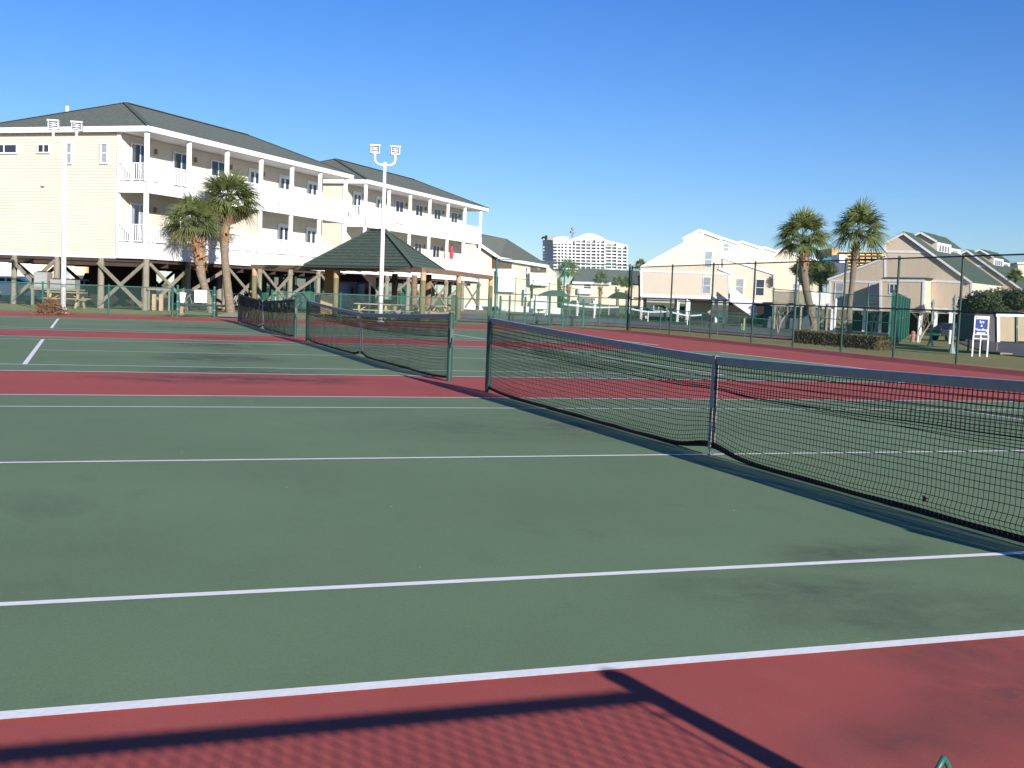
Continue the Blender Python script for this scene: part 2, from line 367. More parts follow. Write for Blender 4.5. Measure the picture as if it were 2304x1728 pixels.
# gate with white notices
t = thing('chain_link_gate', 'green chain link gate with two posts and white notices in the low back fence', 'gate', (-1.95, 45.95, 0))
for x in (-1.96, -.48):
    b = MB(); b.cyl((x, 45.95, 0), .05, 1.26, 12); b.ell((x, 45.95, 1.27), .06, .06, .05, 10, 6); b.build('post', M_fence, t)
b = MB()
for z in (.12, 1.14): b.tube([(-1.88, 45.95, z), (-.56, 45.95, z)], .02, 8)
for x in (-1.88, -.56): b.tube([(x, 45.95, .12), (x, 45.95, 1.14)], .02, 8)
b.build('gate_frame', M_fence, t)
b = MB(); diag(b, (-1.88, 45.95), (-.56, 45.95), .12, 1.14, .06, .004); b.build('chain_link_mesh', M_fence, t)
b = MB()
for z in (.3, .62, .95): b.cyl((-1.96, 45.95, z), .065, .03, 12); b.cyl((-.48, 45.95, z), .065, .03, 12)
b.build('hinge', M_steel, t)
b = MB(); b.box((-1.04, 45.9, .62), .50, .012, .52); tag(b.build('notice_board', M_white), 'square white notice hanging on the chain link gate', 'sign')
b = MB(); b.prism([(-1.86, 45.9, .60), (-1.70, 45.9, .60), (-1.62, 45.9, 1.0), (-1.88, 45.9, 1.03)], (0, -.012, 0)); tag(b.build('notice_board', M_white2), 'narrow slanted white notice beside the left gate post', 'sign')
# ------------------------------------------------------------------ near fence that throws the foreground shadow
YF = -3.45; XP = -3.05
t = thing('near_fence', 'low fence at the bottom edge, only a green wire loop and its shadow showing', 'fence', (XP, YF, 0))
for x in (XP, XP-3.05, XP-6.1, XP-9.1):
    b = MB(); r = .05 if x == XP else .03; b.cyl((x, YF, 0), r, 1.20 if x == XP else 1.13, 14); b.ell((x, YF, 1.205 if x == XP else 1.14), r*1.1, r*1.1, r*.7, 12, 6); b.build('post', M_fence, t)
b = MB(); b.bar((XP-.10, YF, .03), (XP-.10, YF, 1.16), .02, .008); b.build('tension_bar', M_fence, t)
b = MB()
for z in (.15, .45, .75, 1.05): b.cyl((XP, YF, z), .047, .025, 14); b.bar((XP-.04, YF, z+.012), (XP-.11, YF, z+.012), .02, .006)
b.build('tension_band', M_fence, t)
RZ = 1.130
b = MB(); b.tube([(XP, YF, RZ), (XP-9.2, YF, RZ)], .025, 10); b.build('top_rail', M_fence, t)
b = MB(); diag(b, (XP-.1, YF), (XP-9.2, YF), .03, 1.150, .060, .0046)
b.build('chain_link_mesh', M_fence, t)
b = MB(); x = XP-.136
pk = Plane((0, YF-.012, 0), (1, 0, 0)).at(2122, 1706)
loops = [pk.x + k*.072 for k in range(-70, 27)]
for x in loops:
    if x > XP-.1 or x < XP-9.2: continue
    ht = 1.150; top = pk.z if abs(x-pk.x) < .01 else ht+.014
    pts = [V3((x-.009+.002*math.sin(k_*3), YF-.012, ht-.01)) if k_ == 0 else None for k_ in (0,)]
    pts = [V3((x + .0056*math.cos(a_)-.0015*math.sin(2*a_), YF-.012+.002*math.cos(a_), top-.0056 + .0056*math.sin(a_))) for a_ in [R(q) for q in range(-35, 216, 25)]]
    pts = [V3((x+.014, YF-.012, ht-.03))] + pts + [V3((x-.014, YF-.012, ht-.03))]
    b.tube(pts, .00155, 8)
b.build('knuckled_edge', M_fence, t, smooth=True)
# ------------------------------------------------------------------ tennis nets
def net(label, seed, tape_mat, strap_mat, gather, cord=.0042, loc=(0, 0, 0)):
    rnd = random.Random(seed)
    t = thing('tennis_net', label, 'tennis net', loc)
    Ln = 12.8; c = Ln/2; n = 284
    def top(s): u = abs(s-c)/c; return .914 + .156*(u**1.25)
    def bot(s):
        u = abs(s-c); lift = gather*math.exp(-(u/.42)**2); end = .05*math.exp(-min(s, Ln-s)/.5)
        return .012 + lift + end + .012*noise.noise(V3((s*1.3, seed, 0)))
    def P(s, v):                                    # v: 0 bottom .. 1 top
        z = bot(s) + (top(s)-.03-bot(s))*v
        belly = math.sin(math.pi*min(1, v*1.15))*(1-v)
        u = min(1, min(s, Ln-s)/1.2); w_ = min(1, abs(s-c)/.8)
        x = .0 - .042*math.exp(-((v-.11)/.075)**2)*u*(.35+.65*w_) - .03*belly*u
        x += .010*noise.noise(V3((s*2.2, v*4, seed)))*u
        z += .008*noise.noise(V3((s*1.1, v*7+9, seed)))*(1-abs(2*v-1))
        # rows crowd together close to the ground
        z -= .05*math.exp(-((v-.16)/.10)**2)*u*w_*.8
        sy = s + .008*noise.noise(V3((s*3, v*5, seed+4)))
        return V3((x, sy, z))
    b = MB(); rows = 21; h = cord/2
    def cordline(pts, hh, nrm):
        o = len(b.v)
        for p in pts:
            if nrm == 's': q = [V3((hh, 0, hh*.2)), V3((-hh*.2, 0, hh)), V3((-hh, 0, -hh*.2)), V3((hh*.2, 0, -hh))]
            else: q = [V3((hh, hh*.2, 0)), V3((-hh*.2, hh, 0)), V3((-hh, -hh*.2, 0)), V3((hh*.2, -hh, 0))]
            b.v += [p+w_ for w_ in q]
        for i in range(len(pts)-1):
            for k in range(4): b.f.append((o+i*4+k, o+i*4+(k+1) % 4, o+i*4+4+(k+1) % 4, o+i*4+4+k))
    for i in range(n+1):
        s = Ln*i/n
        cordline([P(s, j/rows) for j in range(rows+1)], h, 'v')
    for j in range(1, rows):
        cordline([P(Ln*i/n, j/rows) for i in range(n+1)], h*(1.9 if j in (rows-7,) else 1.25 if j > rows-7 else 1), 's')
    for i in range(n):                              # doubled top layer, slack and slightly out of step
        s = Ln*(i+.5)/n
        cordline([P(s, 1-.34*j/6)+V3((.012+.004*noise.noise(V3((s, j, 1))), .004*math.sin(j*1.3+s), 0)) for j in range(7)], h*.9, 'v')
    for j in range(1, 7):
        cordline([P(Ln*i/n, 1-.34*(j-.45)/6+.006*noise.noise(V3((i*.05, j, seed))))+V3((.012, 0, 0)) for i in range(n+1)], h*.9, 's')
    # lower edge of the doubled top layer, hanging a little loose
    for k in (0, 1):
        cordline([P(Ln*i/n, max(.05, (rows-6.6-1.2*k-.9*math.sin(math.pi*i/n*2+k))/rows)) for i in range(n+1)], h*1.2, 's')
    b.build('net_mesh', M_net, t, local=True)
    b = MB(); N = 96
    for i in range(N):                              # headband: folded over the cable
        s0, s1 = Ln*i/N, Ln*(i+1)/N; z0, z1 = top(s0), top(s1); wv = lambda s: .002*noise.noise(V3((s*4, 2, seed)))
        for (xa, za, xb, zb) in ((-.006, -.065, -.014, -.01), (-.014, -.01, -.008, .004), (-.008, .004, .008, .004), (.008, .004, .014, -.01), (.014, -.01, .006, -.065)):
            b.quad((xa+wv(s0), s0, z0+za), (xa+wv(s1), s1, z1+za), (xb+wv(s1), s1, z1+zb), (xb+wv(s0), s0, z0+zb))
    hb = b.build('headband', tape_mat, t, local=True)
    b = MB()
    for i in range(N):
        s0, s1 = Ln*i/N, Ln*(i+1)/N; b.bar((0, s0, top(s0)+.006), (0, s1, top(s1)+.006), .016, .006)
    b.build('lit_top_edge', M_white2 if tape_mat is not M_black else M_black, hb, local=True)  # pale strip: sunlit top edge put into the colour, black on the dark band
    b = MB(); pts = [P(Ln*i/120, 0) for i in range(121)]
    for i in range(120):
        a, q = pts[i], pts[i+1]; hh = .03+.02*math.exp(-((Ln*i/120-c)/.5)**2)
        b.quad(a+V3((-.008, 0, -.008)), q+V3((-.008, 0, -.008)), q+V3((.0, 0, hh)), a+V3((0, 0, hh)))
        b.quad(a+V3((.012, 0, -.008)), q+V3((.012, 0, -.008)), q+V3((.0, 0, hh)), a+V3((0, 0, hh)))
    b.build('bottom_band', M_net, t, local=True)
    b = MB(); b.pbox((-.022, c-.026, .06), (.005, 0, 0), (0, .052, 0), (0, 0, .865)); b.pbox((.017, c-.026, .06), (.005, 0, 0), (0, .052, 0), (0, 0, .865)); b.pbox((-.022, c-.026, .921), (.044, 0, 0), (0, .052, 0), (0, 0, .006))
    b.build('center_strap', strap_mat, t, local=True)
    b = MB(); b.tube([(-.02, c, .07), (0, c, .0)], .006, 6); b.cyl((0, c, 0), .03, .008, 10); b.cyl((-.022, c, .075), .012, .01, 8); b.build('anchor', M_steel, t, local=True)
    for s in (0, Ln):
        b = MB(); y = -.03 if s == 0 else Ln+.03
        b.tube([(0, y, 0), (0, y, 1.05), (0, y, 1.085), (0, y, 1.10)], [.043, .043, .043, .028], 16)
        b.build('post', M_fenced, t, local=True, smooth=False)
        b = MB(); q = 1 if s == 0 else -1
        for k in range(int(1.0/.045)): b.tube([(-.01, y+q*.005, .05+k*.045), (-.01, y+q*.05, .055+k*.045)], .004, 4)
        b.build('lacing_cord', M_net, t, local=True)
    b = MB(); b.box((.0, -.085, .62), .06, .05, .22); b.tube([(.0, -.11, .70), (.0, -.15, .70), (.0, -.15, .56)], .009, 6); b.build('winch', M_fenced, t, local=True)
    return t
net('tennis net on the nearest court with shade-toned white headband and a sagging black mesh', 3, M_vinyl_shade, M_vinyl_shade, .066, cord=.0052, loc=(0, Y1-.914, 0))
net('tennis net on the middle court, between the two red strips', 11, M_vinyl_shade, M_vinyl_shade, .06, cord=.0044, loc=(0, Y2-.914, 0))
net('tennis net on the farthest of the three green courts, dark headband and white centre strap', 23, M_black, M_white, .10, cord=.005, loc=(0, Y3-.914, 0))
# dry leaf caught in the near net
p = Plane((0.02, 0, 0), (0, 1, 0)).at(2080, 1122)
b = MB(); r_ = random.Random(5); pts = []
for k in range(11):
    a_ = 2*math.pi*k/11; rr = .022+.022*(k % 2)*r_.uniform(.5, 1.1); pts.append(p+V3((r_.uniform(-.006, .006), rr*math.cos(a_), rr*.8*math.sin(a_))))
b.prism(pts, (.003, 0, 0)); tag(b.build('dry_leaf', mat('dry leaf', (.30, .12, .06), .8, .4, 60)), 'small curled brown leaf caught in the mesh of the nearest net', 'leaf')
# ------------------------------------------------------------------ floodlight poles
def floodlight(p, label, sc=1.0, rz=0):
    t = thing('floodlight_pole', label, 'light pole', p, rz, 'white floodlight poles behind the courts')
    b = MB(); b.tube([(0, 0, 0), (0, 0, 3.2), (0, 0, 7.1)], [.115, .095, .068], 16); b.build('pole', M_white, t, local=True, smooth=True)
    b = MB(); b.cyl((0, 0, 0), .19, .05, 16); b.cyl((0, 0, .16), .15, .05, 16); b.build('base_plate', M_white2, t, local=True)
    b = MB()
    for s in (-1, 1):
        pts = [(0, 0, 6.98)] + [(s*(.20+.25*math.sin(a_)), 0, 7.22-.24*math.cos(a_)) for a_ in [R(q) for q in range(0, 91, 15)]] + [(s*.45, 0, 7.42)]
        b.tube(pts, .05, 10)
    b.build('arm', M_white, t, local=True, smooth=True)
    for s in (-1, 1):
        cx = s*.45
        b = MB(); z0, z1 = 7.46, 7.80
        # housing: open box tilted down, with flared hood
        b.pbox((cx-.20, -.02, z0), (.40, 0, 0), (0, .30, 0), (0, 0, .03)); b.pbox((cx-.20, .26, z0), (.40, 0, 0), (0, .03, 0), (0, 0, z1-z0))
        for q in (-.20, .175): b.pbox((cx+q, -.05, z0), (.025, 0, 0), (0, .32, 0), (0, 0, z1-z0))
        b.prism([(cx-.23, -.10, z1-.02), (cx+.23, -.10, z1-.02), (cx+.20, .32, z1-.02), (cx-.20, .32, z1-.02)], (0, 0, .06))
        b.tube([(cx, .1, 7.40), (cx, .1, z0)], .07, 10)
        h_ = b.build('lamp_housing', M_white, t, local=True)
        b = MB(); b.pbox((cx-.172, .03, z0+.04), (.345, 0, 0), (0, .01, 0), (0, 0, z1-z0-.07)); b.build('reflector', mat('lamp reflector', (.30, .27, .24), .15, .5, 14, metal=.8), h_, local=True)
        b = MB()
        for q in range(3): b.bar((cx-.14, -.0, z0+.09+.09*q), (cx+.14, -.0, z0+.07+.09*q), .02, .025)
        b.ell((cx, -.0, z0+.17), .09, .05, .05, 10, 6); b.build('bulb_louver', M_white2, h_, local=True)
    return t
fl = floodlight((-6.37, 46.25, 0), 'white floodlight pole with two lamps in front of the siding wall, beside the brush heap', rz=R(-8)); fl.scale = (.98, .98, .978)
floodlight((6.88, 47.0, 0), 'white floodlight pole with two lamps in front of the gazebo roof', rz=R(-8))
# ------------------------------------------------------------------ stilted apartment buildings
A1 = R(50.6); E1 = V3((math.cos(A1), math.sin(A1), 0)); E2 = V3((-E1.y, E1.x, 0)); ZZ = V3((0, 0, 1))
def window(parent, o, ex, n, w, h, kind='slider', name='window', glass=None):
    """frame + pane on a wall. o = bottom left corner on the wall, ex along wall, n outward"""
    f = MB(); t_ = .07; pr = .05
    f.pbox(o+n*.004, ex*w, n*pr, ZZ*t_); f.pbox(o+ZZ*(h-t_)+n*.004, ex*w, n*pr, ZZ*t_)
    f.pbox(o+ZZ*t_+n*.004, ex*t_, n*pr, ZZ*(h-2*t_)); f.pbox(o+ex*(w-t_)+ZZ*t_+n*.004, ex*t_, n*pr, ZZ*(h-2*t_))
    if kind == 'slider': f.pbox(o+ex*(w/2-.03)+ZZ*t_+n*.004, ex*.06, n*pr*.8, ZZ*(h-2*t_))
    if kind == 'hung': f.pbox(o+ex*t_+ZZ*(h*.48)+n*.004, ex*(w-2*t_), n*pr*.8, ZZ*.06)
    if kind == 'french':
        for a_ in (0, .5): 
            f.pbox(o+ex*(w*a_+(t_ if a_ == 0 else -.08))+ZZ*t_+n*.004, ex*.16, n*pr*.9, ZZ*(h-2*t_))
            f.pbox(o+ex*(w*a_+w/2-(.10 if a_ == 0 else .10+t_))+ZZ*t_+n*.004, ex*.10, n*pr*.88, ZZ*(h-2*t_))
        f.pbox(o+ex*t_+ZZ*t_+n*.004, ex*(w-2*t_), n*pr*.7, ZZ*.35); f.pbox(o+ex*t_+ZZ*(h-t_-.16)+n*.004, ex*(w-2*t_), n*pr*.7, ZZ*.16)
    fo = f.build(name, M_white, parent)
    p_ = MB(); p_.pbox(o+ex*t_*.9+ZZ*t_*.9+n*.006, ex*(w-1.8*t_), n*.015, ZZ*(h-1.8*t_))
    p_.build('pane', glass or M_glass, fo)
    return fo
def lap_wall(o, ex, w, z0, z1, n, step=.145):
    b = MB(); k = int((z1-z0)/step); st = (z1-z0)/k
    for i in range(k):
        a = V3((o.x, o.y, z0+i*st)); 
        b.quad(a+n*.022, a+ex*w+n*.022, a+ex*w+n*.008+ZZ*st, a+n*.008+ZZ*st)
        b.quad(a+n*.008, a+ex*w+n*.008, a+ex*w+n*.022, a+n*.022)
    return b
def railing(parent, a, b_, z0, z1, step=.125):
    b = MB(); a = V3(a); b_ = V3(b_); d = b_-a; L_ = d.length; d = d/L_
    b.bar(V3((a.x, a.y, z1-.03)), V3((b_.x, b_.y, z1-.03)), .09, .05); b.bar(V3((a.x, a.y, z0+.09)), V3((b_.x, b_.y, z0+.09)), .05, .06)
    k = int(L_/step)
    for i in range(1, k): q = a+d*(L_*i/k); b.box((q.x, q.y, z0+.10), .036, .036, z1-z0-.14, math.atan2(d.y, d.x))
    q = a+d*L_/2; b.box((q.x, q.y, z0), .08, .08, z1-z0, math.atan2(d.y, d.x))
    return b.build('railing', M_white, parent)
def apartment(O, L, sp, label, lap=True, piles_to=0.0, doors_lo=(0, 1, 2, 4, 5), part_wall=True):
    O = V3((O[0], O[1], 0)); Wd = 10.9; P = lambda s, e, z=0: O+E1*s+E2*e+ZZ*z
    t = thing('apartment_building', label, 'building', O+ZZ*0)
    nb = 6; s0 = .2; sEnd = s0+6.0*sp; ew = 1.95
    Z = dict(d1b=2.52, d1t=3.31, r1=4.24, d2b=5.77, d2t=6.33, r2=7.26, ev=8.74)
    # walls
    b = MB(); b.pbox(P(.30, ew, Z['d1b']+.02), E1*(sEnd-.30), E2*(Wd-.25-ew), ZZ*(Z['ev']-Z['d1b']-.03)); w_ = b.build('wall', M_siding, t)
    lap_wall(P(.30, ew), E2, Wd-.25-ew, Z['d1b']+.02, Z['ev']-.01, -E1).build('lap_siding', M_siding, w_)
    b = lap_wall(P(.34, ew), E1, sEnd-.34, Z['d1t']+.01, Z['d2b']-.01, -E2)
    b2 = lap_wall(P(.34, ew), E1, sEnd-.34, Z['d2t']+.01, Z['ev']-.01, -E2); b.add(b2.v, b2.f)
    b.build('lap_siding', M_siding, w_)
    b = MB(); b.pbox(P(.24, ew-.09, Z['d1b']), E1*.12, E2*.16, ZZ*(Z['ev']-Z['d1b'])); b.pbox(P(.27, ew+.07, Z['d1b']-.02), E1*.1, E2*(Wd-.4-ew), ZZ*.14); b.build('corner_trim', M_white, t)
    # roof
    zt_, zr = 9.02, 11.02; R0 = P(4.9, 5.2, zr); R1 = P(L-4.9, 5.2, zr)
    c = [P(0, 0, zt_), P(L, 0, zt_), P(L, Wd, zt_), P(0, Wd, zt_)]
    b = MB(); b.quad(c[0], c[1], R1, R0); b.quad(c[2], c[3], R0, R1); b.poly([c[3], c[0], R0]); b.poly([c[1], c[2], R1]); b.build('roof', M_roof, t)
    b = MB()
    def fas(p, q, n): b.pbox(p-n*.0-ZZ*.28, q-p, n*.06, ZZ*.275)
    fas(c[0], c[1], E2); fas(c[1]-E1*.06, c[2]-E1*.06, E1); fas(c[3]-E2*.06, c[2]-E2*.06-(E1*0), E2); fas(c[0]+E2*.06, c[3]-E2*.06, E1)
    b.pbox(P(.06, .06, Z['ev']+.01), E1*(L-.12), E2*(Wd-.12), ZZ*.03); b.build('fascia', M_white, t)
    b = MB(); b.bar(R0+ZZ*.02, R1+ZZ*.02, .3, .04); 
    for c_, r_ in ((c[0], R0), (c[1], R1), (c[3], R0)): b.bar(c_+ZZ*.02, r_+ZZ*.02, .25, .03)
    b.build('ridge_cap', M_roofg, t)
    b = MB(); q = P(5.6, 8.0, 10.3); b.cyl(P(3.2, 7.6, 9.9), .10, .7, 8); b.build('roof_vent', M_white2, t)
    # decks, pillars, railings
    for zb, z_t, name in ((Z['d1b'], Z['d1t'], 'lower_deck'), (Z['d2b'], Z['d2t'], 'upper_deck')):
        b = MB(); b.pbox(P(.16, .16, zb), E1*(nb*sp+.1), E2*.07, ZZ*(z_t-zb)); b.pbox(P(.16, .23, zb), E1*.07, E2*(ew-.33), ZZ*(z_t-zb))
        b.pbox(P(nb*sp+.19, .23, zb), E1*.07, E2*(ew-.3), ZZ*(z_t-zb)); b.pbox(P(.23, .23, z_t-.22), E1*(nb*sp-.04), E2*(ew-.235), ZZ*.15)
        b.build(name, M_white, t)
    for k in range(nb+1):
        b = MB(); q = P(s0+k*sp, .22); a_ = A1
        b.box(q+ZZ*Z['d1t'], .18, .18, Z['d2b']-Z['d1t'], a_); b.box(q+ZZ*Z['d2t'], .18, .18, Z['ev']-Z['d2t'], a_); b.pbox(q-E1*.11-E2*.08+ZZ*Z['d2b']-E2*.05, E1*.22, E2*.02, ZZ*.56); b.build('pillar', M_white, t)
    for k in range(nb):
        for zl, zh in ((Z['d1t'], Z['r1']), (Z['d2t'], Z['r2'])): railing(t, P(s0+k*sp+.09, .22), P(s0+(k+1)*sp-.09, .22), zl, zh)
    for zl, zh in ((Z['d1t'], Z['r1']), (Z['d2t'], Z['r2'])): railing(t, P(.24, .33), P(.24, ew-.1), zl, zh); railing(t, P(s0+nb*sp, .33), P(s0+nb*sp, ew-.1), zl, zh)
    # doors on the balcony wall
    for k in range(6):
        for lvl, zf in ((0, Z['d1t']), (1, Z['d2t'])):
            fr = (k >= 3) if L < 23 else (k < 2)
            if lvl == 0 and k not in doors_lo: continue
            o = P(s0+k*sp+(.95 if not fr else 1.35), ew-.035, zf)
            window(t, o, E1, -E2, 1.5 if not fr else 1.35, 2.05, 'french' if fr else 'slider', 'balcony_door', M_glass if (fr or lvl or k) else M_glass2)
            b = MB(); q = P(s0+k*sp+2.95, ew-.10, zf+1.75); b.box(q, .10, .12, .22, A1); b.box(q-ZZ*.05, .15, .15, .04, A1); b.build('wall_lamp', mat('brass lamp', (.30, .22, .10), .4, .2, 9), t)
            b = MB(); b.pbox(P(s0+k*sp+2.62, ew-.05, zf), E1*.06, -E2*.03, ZZ*1.1); b.build('downpipe', M_siding, t)
    if part_wall:
        b = MB(); b.pbox(P(s0+3*sp-.04, .34, Z['d1t']), E1*.10, E2*(ew-.38), ZZ*(Z['d2b']-Z['d1t'])); b.build('partition_wall', M_siding, t)
    # stilts
    b = MB(); b.pbox(P(.32, .3, Z['d1b']-.02), E1*(nb*sp-.2), E2*(Wd-.6), ZZ*-.16)
    for k in range(2*nb): b.pbox(P(.4+k*sp/2, .32, Z['d1b']-.2), E1*.06, E2*(Wd-.7), ZZ*-.2)
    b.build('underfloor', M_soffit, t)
    es = (.25, 2.95, 5.7, 8.4)
    for i in range(nb+1):
        for j, e in enumerate(es):
            q = P(s0+.1+i*sp, e); b = MB(); b.tube([(q.x, q.y, -.1), (q.x+.01, q.y, Z['d1b']-.02)], [.17, .15], 10); b.build('pile', M_pile, t)
    def brace(a, b_, w=.17):
        b = MB(); b.bar(a, b_, .07, w); b.build('brace', M_pile, t)
    zt2 = Z['d1b']-.25
    for j in (0, 2):                                    # end wall X braces
        brace(P(.14, es[j], zt2), P(.14, es[j+1], .15)); brace(P(.06, es[j+1], zt2), P(.06, es[j], .15))
    for i in range(nb):
        if i in (0, 2, 3, 5): brace(P(s0+i*sp+.2, .08, zt2), P(s0+(i+1)*sp, .08, .25)); brace(P(s0+(i+1)*sp, .0, zt2), P(s0+i*sp+.2, .0, .25))
        else: brace(P(s0+(i+1)*sp, .06, zt2), P(s0+i*sp+.1, .06, 1.0))
    for i in (0, 1, 3, 4): brace(P(s0+i*sp, 8.4, zt2), P(s0+(i+1)*sp, 8.4, .2)); brace(P(s0+(i+1)*sp, 8.3, zt2), P(s0+i*sp, 8.3, .2))
    return t, P, Z
tA, PA, ZA = apartment((-2.74, 56.29), 21.9, 3.50, 'nearest cream apartment building on timber stilts, with white balconies and a siding end wall')
tB, PB, ZB = apartment((12.6, 75.41), 23.9, 3.72, 'second cream apartment building on stilts with white balconies, behind the gazebo roof', doors_lo=(2, 3, 4), part_wall=False)
# windows of the end wall, traced onto the wall's own plane
pw = Plane(PA(.26, 0), E2)
def z1(x, y): return x/2.9625, 200+y/2.9625
for (x0, y0, x1, y1, kd, gl) in ((-60, 366, 118, 433, 'slider', M_glass), (250, 366, 334, 430, 'slider', M_glass), (440, 358, 482, 503, 'hung', M_glass2), (668, 357, 721, 500, 'hung', M_glass2)):
    a = pw.at(*z1(x0, y1)); b_ = pw.at(*z1(x1, y1)); c_ = pw.at(*z1(x1, y0)); d_ = pw.at(*z1(x0, y0))
    w = abs((b_-a).dot(E2)); h = ((c_.z-b_.z)+(d_.z-a.z))/2; o = V3((b_.x, b_.y, (a.z+b_.z)/2))
    window(tA, o, E2, -E1, w, h, kd, glass=gl)
b = MB(); q = pw.at(*z1(293, 650)); b.box(q-E1*.05, .12, .16, .14, A1); b.build('vent_hood', M_siding, tA)
# storage boards below the near building
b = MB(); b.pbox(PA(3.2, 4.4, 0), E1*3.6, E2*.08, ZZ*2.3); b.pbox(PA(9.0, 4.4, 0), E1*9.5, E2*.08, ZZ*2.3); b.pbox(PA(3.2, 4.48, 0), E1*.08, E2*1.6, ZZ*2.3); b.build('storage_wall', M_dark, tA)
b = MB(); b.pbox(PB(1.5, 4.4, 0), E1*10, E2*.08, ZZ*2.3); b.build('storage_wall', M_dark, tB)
mb = MB(); mb.poly([PA(.6, .8, .02), PA(21, .8, .02), PA(21, 14, .02), PA(.6, 14, .02)]); struct(mb, 'soil', M_dirt)
# balcony furniture
def chair_mesh():
    t = thing('patio_chair', 'white plastic patio chair behind a balcony railing of the near stilted building', 'chair', (0, 0, 0), 0, 'white patio chairs on the balconies of the near building')
    b = MB(); b.box((0, 0, .40), .48, .46, .04); b.build('seat', M_white, t, local=True)
    b = MB()
    for k in range(5): b.bar((-.2+.1*k, .22, .44), (-.2+.1*k, .32, .88), .05, .02, up=V3((0, 1, 0)))
    b.bar((-.24, .32, .88), (.24, .32, .88), .06, .04); b.build('backrest', M_white, t, local=True)
    for sx in (-1, 1):
        for sy in (-1, 1): b = MB(); b.bar((sx*.2, sy*.19, .40), (sx*.24, sy*.23, 0), .045); b.build('leg', M_white, t, local=True)
        b = MB(); b.bar((sx*.26, -.2, .62), (sx*.26, .27, .64), .05, .03); b.bar((sx*.25, -.2, .62), (sx*.23, -.2, .42), .04); b.build('armrest', M_white, t, local=True)
    return t
ch = chair_mesh(); first = True
for (s, e, lv, r_, lb) in ((.9, .75, 1, 2.2, 'upper balcony chair at the corner pillar of the near building'), (2.6, .85, 1, 3.0, 'upper balcony chair before the second pillar of the near building'), (5.1, .8, 1, 2.5, 'upper balcony chair above the shorter palm'), (1.2, .8, 0, 2.6, 'lower balcony chair at the corner pillar of the near building'), (14.6, .8, 1, 2.4, 'upper balcony chair right of the taller palm crown'), (12.1, .8, 0, 2.9, 'lower balcony chair right of the taller palm trunk'), (18.2, .8, 0, 2.5, 'lower balcony chair above the left end of the gazebo beam')):
    p = PA(s, e, ZA['d2t'] if lv else ZA['d1t'])
    if first: ch.location = p; ch.rotation_euler = (0, 0, r_+A1-2.4); first = False; ch['label'] = 'white plastic '+lb
    else: dup(ch, p, r_+A1-2.4, 'white plastic '+lb)
t = thing('patio_umbrella', 'closed red umbrella standing on the lower balcony of the second stilted building', 'umbrella', PB(18.0, 1.0, ZB['d1t']))
b = MB(); p = PB(18.0, 1.0, ZB['d1t']); b.cyl(p, .03, 2.3, 8); b.build('pole', M_white2, t)
b = MB(); b.tube([p+ZZ*.75, p+ZZ*.9, p+ZZ*1.5, p+ZZ*1.95, p+ZZ*2.3], [.20, .13, .16, .09, .02], 10); b.build('canopy', mat('red canvas', (.55, .05, .07), .8, .15, 4), t)
# ------------------------------------------------------------------ gazebo
HB = 2.60
def zp(U, V, z): r = ray(U, V); return CP + r*((z-CZ)/r.z)
pL, pM, pK, pN, pR = zp(573, 595.3, HB), zp(757, 598.7, HB), zp(953, 602, HB), zp(1033, 611, HB), zp(1105, 620.3, HB)
t = thing('gazebo', 'open timber gazebo with green shingled hip roof on log posts behind the low fence', 'gazebo', (pK.x, pK.y, 0))
inw = V3((.35, .94, 0)).normalized()
backs = [zp(888, 612, HB), zp(932, 613, HB), zp(963, 614, HB)]
pts_in = [vp(888, 640, 66), vp(932, 640, 69), vp(964, 640, 64)]
for q in (pL, pM, pK, pN, pR):
    b = MB(); zb = g(q.x, q.y); b.tube([(q.x, q.y, zb-.1), (q.x, q.y, HB-.62)], [.15, .14], 12); o_ = b.build('post', M_log, t, smooth=True)
    b = MB(); b.tube([(q.x, q.y, HB-.62), (q.x, q.y, HB-.22)], .142, 12); b.build('cut_top', M_cut, o_)
for q in pts_in:
    b = MB(); b.tube([(q.x, q.y, -.1), (q.x, q.y, 2.4)], .17, 12); b.build('post', M_beam, t, smooth=True)
for a, b_ in ((pL, pM), (pM, pK), (pK, pN), (pN, pR)):
    b = MB(); d = (b_-a).normalized(); ex = .18 if b_ in (pR,) else 0; e0 = .25 if a is pL else 0
    n_ = V3((-d.y, d.x, 0)); b.pbox(a-d*e0-n_*.09-ZZ*.24, (b_-a)+d*(ex+e0), n_*.18, ZZ*.24); b.build('beam', M_beam, t)
# roof
C0 = vp(935, 601.5, 56.2); Cl = vp(683, 597.5, 61.8); Cr = vp(1004, 609.5, 64.5); C0.z = Cl.z = Cr.z = HB+.03
Cb = Cl+Cr-C0; ap = (C0+Cb)/2; d = vp(851, 517, 62)
zap = zt((ap.x, ap.y), 516.5); apx = V3((ap.x, ap.y, zap)); dd = (Cl-C0).normalized()*.55
q0, q1 = apx-dd, apx+dd
b = MB(); b.quad(C0, Cl, q1, q0) ; b.poly([Cr, C0, q0]); b.quad(Cb, Cr, q0, q1); b.poly([Cl, Cb, q1])
b.pbox(C0+ZZ*-.12+V3((0, .06, 0)), (Cl-C0), inw*.05, ZZ*.115)
rf = b.build('roof', M_roofg, t)
b = MB()
for c_, q in ((C0, q0), (Cr, q0), (Cl, q1)): b.bar(c_+ZZ*.015, q+ZZ*.015, .26, .03)
b.bar(q0+ZZ*.02, q1+ZZ*.02, .3, .04); b.build('ridge_cap', mat('dark shingle cap', (.075, .105, .08), .9, .2, 8), rf)
b = MB()
for k in range(9):                                    # shingle courses as thin steps on the front slope
    pass
for k in range(1, 12):
    f = k/12; a = C0.lerp(q0, f); c_ = Cl.lerp(q1, f); b.bar(a+ZZ*.012, c_+ZZ*.012, .05, .018); a2 = Cr.lerp(q0, f); b.bar(a+ZZ*.012, a2+ZZ*.012, .05, .018)
